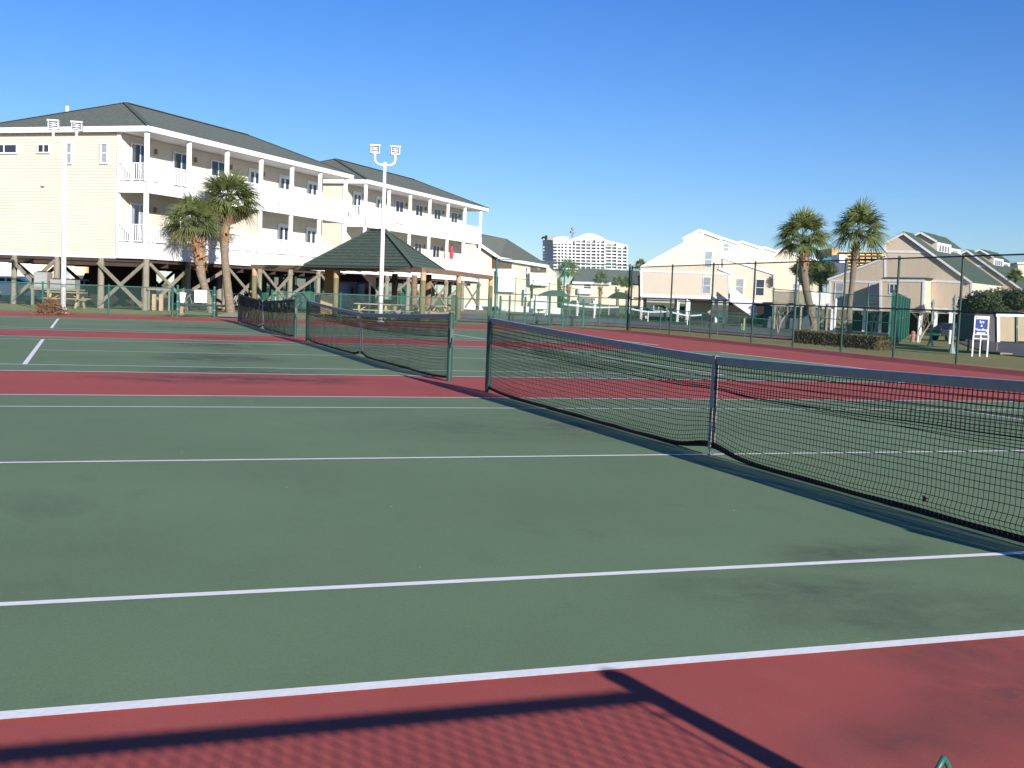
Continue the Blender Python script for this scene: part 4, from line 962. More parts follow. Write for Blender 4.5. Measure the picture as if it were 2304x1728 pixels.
# white bollards and posts
for U, d, h, r_, lb in ((1876, 97, 3.0, .11, 'tall white post behind the hedge, right of the leaning palm'), (2136, 83, .95, .09, 'short white bollard right of the farther lamp post'), (2065, 84, 1.7, .09, 'white post beside the fire hydrant'),
                        (1674, 96, 1.0, .10, 'pale yellow bollard at the foot of the white stair'), (1668, 97, .6, .06, 'short white stake beside the yellow bollard'), (1229, 88, 1.2, .12, 'white bollard beside the white court notice'), (1196, 90, 1.2, .12, 'white bollard behind the first bench'), (1298, 96, 1.1, .11, 'white bollard left of the far net strap'), (1337, 97, 1.15, .12, 'white bollard at the strap of the first far net')):
    q = bp(U, d); b = MB(); b.cyl(q, r_, h, 12); b.ell(q+ZZ*h, r_, r_, r_*.6, 10, 5); tag(b.build('bollard', M_white if 'yellow' not in lb else mat('pale yellow', (.6, .55, .3), .7, .1, 3)), lb, 'bollard', 'white posts and bollards round the old courts')
# kerb stone on the right
q = bp(2265, 50); b = MB(); pts = []; b.box(gp(2264, 798), .62, .14, .10, -YAW-.35); tag(b.build('parking_stop', M_conc), 'concrete wheel stop on the road edge right of the blue sign', 'wheel stop')
# ------------------------------------------------------------------ right-hand houses (E) : traced on their own planes and given depth
def zz5(x, y): return 1400+x/4.424, 480+y/4.424
def zz6(x, y): return 1804+x/4.424, 480+y/4.424
def zz4(x, y): return 1040+x/4.424, 480+y/4.424
def slab(parent, name, pl, pts, depth, m_, conv, off=0):
    b = MB(); P_ = [pl.at(*conv(*p), off=off) for p in pts]; b.prism(P_, (pl.n if pl.n.dot(FW) > 0 else -pl.n)*depth); return b.build(name, m_, parent)
def strip(parent, name, pl, a, b_, w, m_, conv, off=-.06, th=.05):
    n_ = pl.n if pl.n.dot(FW) > 0 else -pl.n; A3 = pl.at(*conv(*a)); B3 = pl.at(*conv(*b_)); d = (B3-A3); up = d.cross(n_).normalized()
    if up.z < 0: up = -up
    b = MB(); b.pbox(A3+n_*off-up*w/2, d, n_*th, up*w); return b.build(name, m_, parent)
def win(parent, pl, x0, y0, x1, y1, conv, kind='hung', glass=None):
    n_ = pl.n if pl.n.dot(FW) > 0 else -pl.n
    a = pl.at(*conv(x0, y1)); b_ = pl.at(*conv(x1, y1)); c_ = pl.at(*conv((x0+x1)/2, y0)); ex = V3((b_.x-a.x, b_.y-a.y, 0)); w = ex.length; ex.normalize()
    zb_ = (a.z+b_.z)/2; return window(parent, V3((a.x, a.y, zb_)), ex, -n_, w, c_.z-zb_, kind, glass=glass)
aE = R(36); hE = (RH*math.cos(aE)-FH*math.sin(aE)); pcE = bp(2188, 108); plE = Plane(pcE, hE)
t = thing('town_house', 'grey tan town house with a steep green roof and white dormers, right of the palms', 'house', bp(2000, 110))
bE = FH*math.cos(aE)+RH*math.sin(aE)
slab(t, 'wall', plE, [(835, 975), (835, 300), (905, 245), (1020, 210), (1690, 690), (1690, 975)], 10.6, M_tan, zz6)
slab(t, 'side_wing', plE, [(275, 915), (275, 665), (820, 455), (834, 452), (834, 975)], 6, M_tan, zz6, off=.0 if plE.n.dot(FW) > 0 else 0)
# roof planes
pk_, pe_ = plE.at(*zz6(1020, 196)), plE.at(*zz6(1705, 690)); pl0 = plE.at(*zz6(822, 305))
b = MB(); th = ZZ*.14
for a, c_ in ((pk_, pe_), (pl0, pk_)):
    b.prism([a-bE*.25, c_-bE*.25, c_+bE*11.2, a+bE*11.2], th)
b.build('roof', M_roofg, t)
wl0, wl1 = plE.at(*zz6(262, 662)), plE.at(*zz6(834, 440)); b = MB(); b.prism([wl0-bE*.2, wl1-bE*.2, wl1+bE*6.1, wl0+bE*6.1], th); b.build('wing_roof', M_roofg, t)
for a, c_ in (((1020, 200), (1700, 692)), ((832, 298), (1022, 200)), ((265, 662), (832, 448))): strip(t, 'rake_trim', plE, a, c_, .20, M_white2, zz6, off=-.28)
for a, c_ in (((835, 380), (1235, 388)), ((1250, 672), (1690, 688)), ((284, 668), (800, 690)), ((284, 925), (1690, 962))): strip(t, 'band_trim', plE, a, c_, .20, M_white2, zz6, off=-.05)
for a, c_ in (((828, 310), (828, 640)), ((280, 670), (283, 930)), ((1690, 690), (1690, 960))): strip(t, 'corner_trim', plE, a, c_, .20, M_white2, zz6, off=-.045)
# projecting bay with its own small roof
plEb = Plane(pcE-bE*2.2, hE)
slab(t, 'bay', plEb, [(785, 975), (785, 655), (1215, 660), (1215, 980)], 2.15, M_tan, zz6)
slab(t, 'bay_roof', plEb, [(770, 658), (830, 634), (1255, 640), (1228, 664)], 2.0, M_roofg, zz6, off=-.0)
strip(t, 'bay_trim', plEb, (775, 668), (1225, 672), .22, M_white2, zz6); strip(t, 'bay_corner', plEb, (1218, 670), (1205, 985), .25, M_white, zz6, off=-.07, th=.12); strip(t, 'bay_corner', plEb, (785, 670), (785, 970), .22, M_white2, zz6, off=-.07)
win(t, plE, 322, 690, 408, 872, zz6, 'hung', M_glass2); win(t, plE, 660, 700, 755, 890, zz6, 'hung', M_glass2); win(t, plEb, 868, 700, 960, 800, zz6, 'slider')
# side wall facing right
sw = plE.at(*zz6(1692, 965)); su = plE.at(*zz6(1692, 692)); b = MB(); b.pbox(V3((su.x, su.y, sw.z))+bE*.02, bE*10.6, hE*.06, ZZ*(su.z-sw.z)); b.build('side_wall', M_cream2, t)
for k in (2.2, 5.8): window(t, V3((su.x, su.y, su.z-1.9))+bE*k+hE*.06, bE, hE, .75, 1.2, 'hung', glass=M_glass2)
for k in range(6):
    q = plE.at(*zz6(880+k*150, 965)); b = MB(); b.box((q.x, q.y, g(q.x, q.y)-.05)+bE*0 if False else V3((q.x, q.y, g(q.x, q.y)-.05))+bE*.3, .32, .32, q.z-g(q.x, q.y)+.05, A1); b.build('pile', M_white, t)
for k in range(4):
    q = plE.at(*zz6(300+k*160, 925)); b = MB(); b.box(V3((q.x, q.y, g(q.x, q.y)-.05))+bE*.3, .3, .3, q.z-g(q.x, q.y)+.05, A1); b.build('pile', M_white, t)
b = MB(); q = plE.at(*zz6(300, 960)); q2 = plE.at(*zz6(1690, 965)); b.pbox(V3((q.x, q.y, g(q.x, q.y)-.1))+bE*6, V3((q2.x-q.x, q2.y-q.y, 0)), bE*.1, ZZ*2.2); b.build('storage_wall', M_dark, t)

nE = plE.n if plE.n.dot(FW) > 0 else -plE.n
M_pane3 = mat('grey dormer glass', (.13, .15, .17), .2, .2, 3, spec=.6)
def raised_block(s, pts, roof, xr, y0, y1, depth, nw):
    pl = Plane(pcE+bE*s, hE); slab(t, 'raised_gable', pl, pts, depth, M_tan, zz6)
    b = MB()
    for a, c_ in roof: A3, C3 = pl.at(*zz6(*a)), pl.at(*zz6(*c_)); b.prism([A3-bE*.2, C3-bE*.2, C3+bE*(depth+.3), A3+bE*(depth+.3)], ZZ*.12)
    b.build('raised_roof', M_roofg, t)
    for a, c_ in roof: strip(t, 'rake_trim', pl, a, c_, .18, M_white2, zz6, off=-.24)
    u, l = pl.at(*zz6(xr, y0)), pl.at(*zz6(xr, y1)); b = MB(); b.pbox(V3((u.x, u.y, l.z)), bE*depth, hE*.08, ZZ*(u.z-l.z)); dm = b.build('dormer_face', M_white, t)
    H = u.z-l.z
    for k in range(nw): w_ = MB(); w_.pbox(V3((u.x, u.y, l.z+H*.16))+bE*(depth*(.13+.2*k))+hE*.085, bE*depth*.12, hE*.03, ZZ*H*.60); w_.build('window', M_pane3, dm)
raised_block(2.6, [(1110, 420), (1110, 232), (1187, 200), (1345, 290), (1345, 420)], [((1108, 228), (1188, 192)), ((1188, 192), (1352, 284))], 1346, 288, 386, 4.6, 4)
raised_block(8.4, [(1200, 440), (1200, 260), (1330, 235), (1480, 348), (1480, 440)], [((1330, 228), (1487, 342))], 1481, 346, 420, 3.4, 3)
pkE = plE.at(*zz6(1020, 200)); mvE = zp(1804+1648/4.424, 480+372/4.424, pkE.z)-pkE
tE2 = dup(t, t.location+V3((mvE.x, mvE.y, 0)), 0, 'second tan town house with small white dormers, behind the roof of the first')
# dormers: boxes standing on the roof slope
def dormer(parent, pl, x0, y0, x1, y1, depth, conv, off, nwin=4):
    n_ = pl.n if pl.n.dot(FW) > 0 else -pl.n
    b = MB(); P_ = [pl.at(*conv(*p), off=off*(1 if pl.n.dot(FW) > 0 else -1)) for p in ((x0, y1), (x0, y0), (x1, y0+12), (x1, y1+8))]; b.prism(P_, n_*.10); dm = b.build('dormer', M_white, parent)
    ex = (P_[3]-P_[0]); up = (P_[1]-P_[0])
    for k in range(nwin):
        o = P_[0]+ex*(.12+.2*k)+up*.22-n_*.02; w_ = MB(); w_.pbox(o, ex*.11, -n_*.03, up*.52); w_.build('window', M_glass2, dm)
    return dm, P_
def unit_behind(label, d, ang, pts, roofpk, dor, conv, m_=M_tan, depth=8, dz=None):
    h_ = (RH*math.cos(ang)-FH*math.sin(ang)); bk = FH*math.cos(ang)+RH*math.sin(ang); pl = Plane(bp(conv(*pts[0])[0], d), h_)
    t = thing('town_house', label, 'house', bp(conv(*pts[0])[0], d))
    P0 = pl.at(*conv(*pts[0]))
    slab(t, 'wall', pl, pts, depth, m_, conv)
    b = MB()
    for (a, c_) in roofpk:
        A3, C3 = pl.at(*conv(*a)), pl.at(*conv(*c_)); b.prism([A3-bk*.25, C3-bk*.25, C3+bk*(depth+.5), A3+bk*(depth+.5)], ZZ*.14)
    b.build('roof', M_roofg if m_ is M_tan else M_cream2, t)
    for (a, c_) in roofpk: strip(t, 'rake_trim', pl, a, c_, .26, M_white2 if m_ is M_tan else M_white, conv, off=-.28)
    for (x0, y0, x1, y1, off) in dor: dormer(t, pl, x0, y0, x1, y1, 1, conv, off)
    return t, pl, bk
# white distant building at the right edge
unit_behind('white building corner at the far right behind the last town house', 190, .2, [(2150, 700), (2150, 500), (2260, 505), (2260, 700)], [((2140, 496), (2270, 501))], [], zz6, m_=M_cream2)
# ------------------------------------------------------------------ raised deck between the houses
plD = Plane(bp(1760, 112), RH)
t = thing('raised_deck', 'raised timber deck with white lattice between the gabled house and the tan town house', 'deck', bp(1800, 112))
slab(t, 'lattice_panel', plD, [(1868, 910), (1868, 905), (2062, 915), (2062, 920)], .1, M_white, zz5)
b = MB(); a, c_ = plD.at(*zz5(1868, 918)), plD.at(*zz5(2062, 925)); hL = plD.at(*zz5(1868, 790)).z-a.z; ex = c_-a; n = 22
for k in range(n+1): b.box(a+ex*k/n, .05, .04, hL, 0)
for k in range(9): b.bar(a+ZZ*hL*(k+.5)/9-FH*.03, c_+ZZ*hL*(k+.5)/9-FH*.03, .03, .05)
b.bar(a+ZZ*hL, c_+ZZ*hL, .1, .1); b.bar(a, c_, .1, .12); b.build('lattice_panel', M_white, t)
slab(t, 'deck_floor', plD, [(1505, 905), (1505, 885), (2062, 905), (2062, 925)], 5.0, M_pile, zz5)
b = MB(); a, c_ = plD.at(*zz5(1508, 888)), plD.at(*zz5(1866, 898)); hL = 1.05; ex = c_-a
for k in range(40): b.box(a+ex*k/39, .05, .04, hL, 0)
b.bar(a+ZZ*hL, c_+ZZ*hL, .1, .08); b.build('railing', M_pile, t)
for k in range(5): q = plD.at(*zz5(1520+k*130, 900)); b = MB(); b.box((q.x, q.y, g(q.x, q.y)-.1), .22, .22, q.z-g(q.x, q.y)+.1, 0); b.build('post', M_pile, t)
b = MB(); q = plD.at(*zz5(1480, 900)); q2 = plD.at(*zz5(2062, 910)); b.pbox(V3((q.x, q.y, g(q.x, q.y)-.1))+FH*3.0, V3((q2.x-q.x, q2.y-q.y, 0)), FH*.1, ZZ*(q.z-g(q.x, q.y)-.1)); b.build('storage_wall', mat('blue grey boards', (.07, .085, .11), .9, .2, 2), t)
# ------------------------------------------------------------------ gabled cream house row (D)
aG = R(11); hG = RH*math.cos(aG)-FH*math.sin(aG); bG = FH*math.cos(aG)+RH*math.sin(aG)
plG = Plane(bp(1500, 134), hG)
t = thing('gabled_house', 'large pale cream gabled house on white posts with an outside stair, centre right', 'house', bp(1500, 134))
slab(t, 'wall', plG, [(185, 832), (185, 535), (240, 515), (820, 195), (975, 248), (975, 552), (1065, 605), (1065, 858)], 9, M_cream2, zz5)
b = MB(); 
for a, c_ in (((175, 545), (822, 183)), ((822, 183), (985, 248))):
    A3, C3 = plG.at(*zz5(*a)), plG.at(*zz5(*c_)); b.prism([A3-bG*.12, C3-bG*.12, C3+bG*9.2, A3+bG*9.2], ZZ*.15)
b.build('roof', M_white2, t)
for a, c_ in (((180, 548), (822, 188)), ((822, 188), (985, 250)), ((960, 545), (1102, 602))): strip(t, 'rake_trim', plG, a, c_, .32, M_white, zz5, off=-.16)
for a, c_ in (((188, 572), (1065, 604)), ((530, 362), (972, 372)), ((185, 818), (1065, 845))): strip(t, 'band_trim', plG, a, c_, .36 if a[1] > 700 else .22, M_white, zz5, off=-.05)
for a, c_ in (((975, 252), (975, 552)), ((190, 545), (190, 830)), ((1065, 606), (1068, 856))): strip(t, 'corner_trim', plG, a, c_, .26, M_white, zz5, off=-.045)
win(t, plG, 812, 376, 892, 540, zz5, 'hung', M_glass2); win(t, plG, 796, 632, 878, 800, zz5, 'hung', M_glass2)
for x in (195, 275, 560, 600, 660, 945, 1030):
    q = plG.at(*zz5(x, 850)); b = MB(); b.box(V3((q.x, q.y, g(q.x, q.y)-.1))+FH*(.4 if x not in (275, 600) else 5), .3 if x != 660 else .5, .3, q.z-g(q.x, q.y)+.25, 0); b.build('post', M_white, t)
b = MB(); q = plG.at(*zz5(690, 850)); q2 = plG.at(*zz5(930, 860)); b.pbox(V3((q.x, q.y, g(q.x, q.y)-.1))+FH*3, V3((q2.x-q.x, q2.y-q.y, 0)), FH*.1, ZZ*(q.z-g(q.x, q.y)+.1)); b.build('carport_wall', M_tan, t)
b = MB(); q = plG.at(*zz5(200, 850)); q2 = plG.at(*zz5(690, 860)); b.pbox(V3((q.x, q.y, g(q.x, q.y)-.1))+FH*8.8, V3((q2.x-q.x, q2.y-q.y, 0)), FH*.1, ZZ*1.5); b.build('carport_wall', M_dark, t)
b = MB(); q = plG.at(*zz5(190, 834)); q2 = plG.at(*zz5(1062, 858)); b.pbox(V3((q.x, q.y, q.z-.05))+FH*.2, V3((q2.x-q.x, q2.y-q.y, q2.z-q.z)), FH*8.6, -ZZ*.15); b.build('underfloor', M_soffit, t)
# right wing
plH = Plane(bp(1700, 139), hG)
w_ = slab(t, 'right_wing', plH, [(1000, 870), (1000, 440), (1505, 600), (1505, 890)], 7, M_cream2, zz5)
A3, C3 = plH.at(*zz5(985, 428)), plH.at(*zz5(1520, 598)); b = MB(); b.prism([A3-bG*.12, C3-bG*.12, C3+bG*7, A3+bG*7], ZZ*.15); b.build('wing_roof', M_white2, t)
strip(t, 'rake_trim', plH, (985, 432), (1518, 602), .32, M_white, zz5, off=-.16); strip(t, 'band_trim', plH, (1070, 862), (1430, 878), .3, M_white, zz5)
win(t, plH, 1122, 648, 1206, 812, zz5, 'hung', M_glass2); win(t, plH, 1322, 655, 1412, 822, zz5, 'hung', M_glass)
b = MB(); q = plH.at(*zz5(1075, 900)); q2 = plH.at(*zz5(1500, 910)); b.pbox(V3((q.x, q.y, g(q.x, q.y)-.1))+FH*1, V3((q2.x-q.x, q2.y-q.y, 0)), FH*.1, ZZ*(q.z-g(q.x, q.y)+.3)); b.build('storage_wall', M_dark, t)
# stair
plS = Plane(bp(1650, 130), hG)
b = MB(); A3, C3 = plS.at(*zz5(1075, 858)), plS.at(*zz5(1330, 1035)); ns = 15
for k in range(ns): p = A3.lerp(C3, k/(ns-1)); b.box(p+FH*.5, abs((C3-A3).dot(RH))/ns+.05, 1.0, .05, -YAW)
b.bar(A3, C3, .06, .35); b.bar(A3+FH*1.0, C3+FH*1.0, .06, .35); st = b.build('stair', M_white, t)
b = MB(); U3 = ZZ*1.55; D3 = plS.at(*zz5(1425, 958)) 
for off in (0, 1.0):
    o = FH*off; T0, T1 = A3+ZZ*1.5+o, C3+ZZ*1.15+o
    b.bar(T0, T1, .09, .14); b.bar(A3+ZZ*.2+o, C3+ZZ*.2+o, .07, .10)
    for k in range(34): p = A3.lerp(C3, k/33)+o; q = T0.lerp(T1, k/33); b.bar(p, q, .075)
b.build('stair_railing', M_white, st)
# chain of further gables to the right
def gable(label, d, pts, roof, trims, wins, depth=6):
    pl = Plane(bp(zz5(*pts[0])[0], d), hG); t = thing('gabled_house', label, 'house', bp(zz5(*pts[0])[0], d)); slab(t, 'wall', pl, pts, depth, M_cream2, zz5)
    b = MB()
    for a, c_ in roof: A3, C3 = pl.at(*zz5(*a)), pl.at(*zz5(*c_)); b.prism([A3-bG*.12, C3-bG*.12, C3+bG*depth, A3+bG*depth], ZZ*.15)
    b.build('roof', M_white2, t)
    for a, c_ in list(roof)+list(trims): strip(t, 'trim', pl, a, c_, .28, M_white, zz5, off=-.16)
    for w_ in wins: win(t, pl, *w_, zz5, 'hung', M_glass2)
    return t
gable('cream gable peeking out just behind the top of the big gabled house', 146, [(610, 830), (610, 258), (765, 178), (1140, 300), (1140, 830)], [((605, 252), (768, 168)), ((768, 168), (1145, 298))], [], [(1000, 300, 1065, 380)])
gable('second cream gable unit in the row, right of the big gabled house', 152, [(1135, 870), (1135, 300), (1195, 292), (1370, 350), (1370, 870)], [((1140, 296), (1195, 284)), ((1195, 284), (1375, 345))], [], [(1168, 360, 1188, 460), (1222, 466, 1284, 505)])
gable('third cream gable unit in the row', 158, [(1365, 870), (1365, 345), (1420, 350), (1545, 390), (1545, 870)], [((1360, 342), (1420, 342)), ((1420, 342), (1550, 386))], [], [(1395, 400, 1408, 500)])
gable('fourth cream gable unit in the row, behind the crown of the leaning palm', 164, [(1540, 900), (1540, 385), (1590, 362), (1760, 425), (1760, 900)], [((1536, 380), (1590, 354)), ((1590, 354), (1765, 422))], [], [(1556, 368, 1584, 402), (1660, 412, 1690, 442), (1690, 700, 1760, 800)])
gable('last low cream gable unit in the row, left of the yellow building', 175, [(1755, 900), (1755, 425), (1880, 445), (1960, 480), (1960, 900)], [((1870, 440), (1965, 478))], [], [])
q = bp(1714, 150); 
# ------------------------------------------------------------------ balcony house with green roof (C)
plC = Plane(bp(1180, 132), RH)
def zc(x, y): return 1080+x/11.06, 500+y/11.06
t = thing('balcony_house', 'cream house with a sloping green roof and recessed balconies, left of the hotel tower', 'house', bp(1180, 132))
slab(t, 'wall', plC, [(-450, 2280), (-450, 300), (0, 560), (300, 800), (500, 905), (1715, 1110), (1920, 1300), (1920, 2300)], 8, M_cream, zc)
b = MB(); A3 = [plC.at(*zc(*p)) for p in ((-450, 265), (500, 890), (1720, 1085))]; rb = [vp(1080-40, 519, 139), vp(1140.6, 537.5, 139), vp(1220, 588, 139)]
a0, a1, a2 = [p-FH*.5 for p in A3]; r0 = vp(1030, 516, 138.5); r1 = vp(1140.6, 537.5, 138.5)
b.poly([a0, a1, r1, r0]); b.poly([a1, a2, r1]); b.poly([a0+ZZ*-.02+FH*9, r0+FH*.01, r1+FH*.01, a2+FH*9]); b.build('roof', M_roof, t)
for a, c_ in (((-10, 552), (500, 905)), ((500, 905), (1715, 1108))): strip(t, 'fascia', plC, a, c_, .32, M_white, zc, off=-.55)
for (x0, y0, x1, y1) in ((305, 820, 790, 1150), (1265, 1090, 1650, 1250)):   # recessed balconies as thin dark panels, recess shade put into the colour
    slab(t, 'recess_shade_panel', plC, [(x0, y1), (x0, y0), ((x0+x1)/2, y0+85), (x1, y0+150 if x0 < 500 else y0+60), (x1, y1)], .12, mat('recess shade brown', (.10, .062, .045), .9, .2, 2), zc, off=-.1 if plC.n.dot(FW) > 0 else .1)
for (x0, y0, x1, y1) in ((440, 1160, 860, 1720), (1240, 1250, 1700, 1560)):
    slab(t, 'balcony_front', plC, [(x0, y1), (x0, y0), (x1, y0+30), (x1, y1+20)], .7, M_white, zc, off=-.75 if plC.n.dot(FW) > 0 else .75)
def zh(x, y): return 1060+x/9.217, 600+y/9.217
for (x0, y0, x1, y1, m_) in ((585, 300, 735, 420, M_fenced), (1230, 362, 1400, 505, mat('recess olive', (.16, .13, .07), .9, .2, 2))):
    slab(t, 'porch_recess', plC, [(x0, y1), (x0, y0), (x1 if x0 < 1000 else x1+160, y0+10), (x1-60 if x0 < 1000 else x1-130, y1-40)], .12, m_, zh, off=-.1 if plC.n.dot(FW) > 0 else .1)
for (x0, y0, x1, y1, gl) in ((760, 400, 825, 575, M_glass2), (1098, 432, 1162, 640, M_glass2), (1118, 0, 1170, 235, M_glass)): win(t, plC, x0, y0, x1, y1, zh, 'hung', gl)
slab(t, 'base_wall', plC, [(-150, 950), (-150, 770), (1900, 860), (1900, 990)], .5, M_white2, zh, off=-.5 if plC.n.dot(FW) > 0 else .5)
slab(t, 'green_panel', plC, [(290, 945), (225, 822), (560, 825), (560, 945)], .06, M_fenced, zh, off=-.58 if plC.n.dot(FW) > 0 else .58)
slab(t, 'stair_side', plC, [(1290, 985), (1345, 640), (1600, 680), (1600, 850), (1360, 850), (1350, 985)], 1.0, M_white, zh, off=-1.6 if plC.n.dot(FW) > 0 else 1.6)
b = MB(); q = plC.at(*zh(1248, 480)); q.z = g(q.x, q.y); b.cyl(q-FH*1.7, .12, 3.6, 8); b.build('porch_post', M_dark, t)
# long white house with green roof below the tower
plF = Plane(bp(1340, 188), RH)
t = thing('long_house', 'long low house with a green roof behind the small palms, below the hotel tower', 'house', bp(1340, 165))
slab(t, 'wall', plF, [(900, 900), (900, 690), (1800, 705), (1800, 920)], 8, M_cream, zz4)
b = MB(); a, c_ = plF.at(*zz4(1100, 690)), plF.at(*zz4(1820, 708)); a2, c2_ = vp(*zz4(1160, 545), 195), vp(*zz4(1760, 572), 195)
b.quad(a-FH*.5, c_-FH*.5, c2_, a2); b.quad(a2+FH*.02, c2_+FH*.02, c_+FH*12, a+FH*12); b.poly([a-FH*.5, a2, a+FH*12]); b.poly([c_-FH*.5, c_+FH*12, c2_]); b.build('roof', M_roof, t)
strip(t, 'fascia', plF, (1095, 690), (1480, 700), .35, M_white, zz4, off=-.6)
for (x0, y0, x1, y1) in ((1205, 700, 1285, 760), (1515, 725, 1545, 780)): win(t, plF, x0, y0, x1, y1, zz4, 'hung', M_glass)
slab(t, 'balcony_front', plF, [(1150, 800), (1150, 745), (1290, 750), (1290, 805)], .6, M_white, zz4, off=-.7 if plF.n.dot(FW) > 0 else .7)
slab(t, 'awning', plF, [(1140, 890), (1150, 835), (1320, 845), (1330, 895)], 1.2, mat('striped grey awning', (.16, .17, .18), .8, .7, 2.2, mapping=(3, 3, .2)), zz4, off=-2.5 if plF.n.dot(FW) > 0 else 2.5)
for x in (1305, 1355, 1140, 1650): slab(t, 'white_pillar', plF, [(x, 1000), (x, 870), (x+22, 870), (x+22, 1000)], .4, M_white, zz4, off=-3 if plF.n.dot(FW) > 0 else 3)
# houses seen between the stilts on the left
def back_house(label, U0, U1, Vt, d, m_, wins, h=5.5):
    a, c_ = bp(U0, d), bp(U1, d); t = thing('distant_house', label, 'house', a); b = MB(); ex = V3((c_.x-a.x, c_.y-a.y, 0)); b.pbox(V3((a.x, a.y, .0)), ex, FH*8, ZZ*h); b.build('wall', m_, t)
    e = ex.normalized(); L_ = ex.length
    b = MB(); b.prism([V3((a.x, a.y, h))-e*.4-FH*.4, V3((a.x, a.y, h+1.8))+FH*4-e*.4, V3((a.x, a.y, h))+FH*8.4-e*.4], e*(L_+.8)); b.build('roof', M_roofg, t)
    for u, z, w, hh in wins: window(t, V3((a.x, a.y, z))+e*u, e, -FH, w, hh, 'hung', glass=M_glass2)
    return t
back_house('white sided house seen between the leftmost stilts', -60, 45, 590, 124, M_white2, [(1.5, 1.0, 1.0, 1.3)], 8)
back_house('cream house with a single window seen between the stilts', 48, 290, 590, 128, M_cream, [(1.2, 1.0, .8, 1.6), (4.6, .9, .8, 1.5), (7.2, 1.0, .7, 1.6)], 8)
back_house('white house wall seen through the gap left of the shorter palm', 400, 470, 590, 140, M_white2, [(1.5, 1.2, .9, 1.4)], 8)
b = MB(); q = bp(204, 122); b.box(q, .9, .3, 4.2, -YAW); tag(b.build('yellow_shutter_panel', mat('mustard boards', (.50, .34, .06), .8, .1, 3, mapping=(6, 6, .2))), 'mustard yellow board panel on the corner of the cream house behind the stilts', 'panel')
# hotel tower
plT = Plane(bp(1320, 640), RH)
t = thing('hotel_tower', 'white multi-storey hotel tower with rows of balconies and an arched top, far away', 'building', bp(1320, 640))
slab(t, 'main_block', plT, [(1055, 560), (1055, 275), (1125, 240), (1130, 238), (1400, 245), (1425, 262), (1535, 290), (1650, 318), (1640, 565)], 30, M_white2, zz4)
slab(t, 'left_wing', plT, [(905, 560), (905, 250), (985, 232), (1060, 236), (1060, 560)], 25, M_white2, zz4, off=-3 if plT.n.dot(FW) > 0 else 3)
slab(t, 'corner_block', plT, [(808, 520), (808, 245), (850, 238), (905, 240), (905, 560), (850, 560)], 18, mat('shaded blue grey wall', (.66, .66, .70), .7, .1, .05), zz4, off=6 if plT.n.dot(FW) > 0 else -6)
slab(t, 'corner_cap', plT, [(795, 236), (795, 230), (905, 226), (905, 238)], 20, M_roof, zz4, off=4 if plT.n.dot(FW) > 0 else -4)
arc = [(1130+270*k/14, 245-44*math.sin(math.pi*k/14)) for k in range(15)]
slab(t, 'arched_gable', plT, [(1130, 262)]+arc+[(1400, 265)], 10, M_white, zz4, off=-1 if plT.n.dot(FW) > 0 else 1)
sgn = -1 if plT.n.dot(FW) > 0 else 1
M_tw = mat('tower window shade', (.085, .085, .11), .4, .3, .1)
cols = [(912, 1045, -3.2), (1062, 1118, -.2), (1135, 1220, -.2), (1235, 1322, -.2), (1338, 1405, -.2), (1440, 1530, -.2), (1548, 1632, -.2)]
for (x0, x1, of) in cols:
    tops = 275 if 1100 < x0 < 1400 else (305 if x0 < 1100 else 300 if x0 < 1500 else 335); r_ = 0; y = tops
    while y < 545:
        sl_ = (x0-1100)*.022
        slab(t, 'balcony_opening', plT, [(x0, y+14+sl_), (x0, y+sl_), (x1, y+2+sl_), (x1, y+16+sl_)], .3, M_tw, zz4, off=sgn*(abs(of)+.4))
        slab(t, 'balcony_front', plT, [(x0-2, y+27+sl_), (x0-2, y+15+sl_), (x1+2, y+17+sl_), (x1+2, y+29+sl_)], .8, M_white2, zz4, off=sgn*(abs(of)+1.6))
        nn = max(2, int((x1-x0)/32))
        for k in range(1, nn): xx = x0+(x1-x0)*k/nn; slab(t, 'balcony_divider', plT, [(xx-4, y+15+sl_), (xx-4, y+sl_), (xx+7, y+sl_), (xx+7, y+15+sl_)], 1, M_white, zz4, off=sgn*(abs(of)+1.5))
        y += 32
for x in (1050, 1122, 1224, 1328, 1415, 1535, 1638): slab(t, 'pier', plT, [(x, 560), (x, 262+max(0, (x-1400)*.24)), (x+9, 262+max(0, (x-1400)*.24)), (x+9, 560)], 1.5, M_white, zz4, off=sgn*2.2)
for k in range(6): y = 330+k*32; slab(t, 'balcony_front', plT, [(808, y+12), (808, y), (850, y-2), (850, y+10)], 1, M_white, zz4, off=5*(-sgn))
b = MB(); q = plT.at(*zz4(1098, 240)); kk = (plT.at(*zz4(1098, 140)).z-q.z); b.tube([q, q+ZZ*kk], .5, 6); b.box(q+ZZ*kk*.45, 2.6, 2, kk*.16, 0); b.box(q+ZZ*kk*.78, 1.6, 1.2, kk*.14, 0); b.box(q-RH*9-ZZ*2, 12, 4, kk*.45, 0); b.build('roof_antenna', mat('roof plant grey', (.25, .25, .27), .7, .2, .1), t)
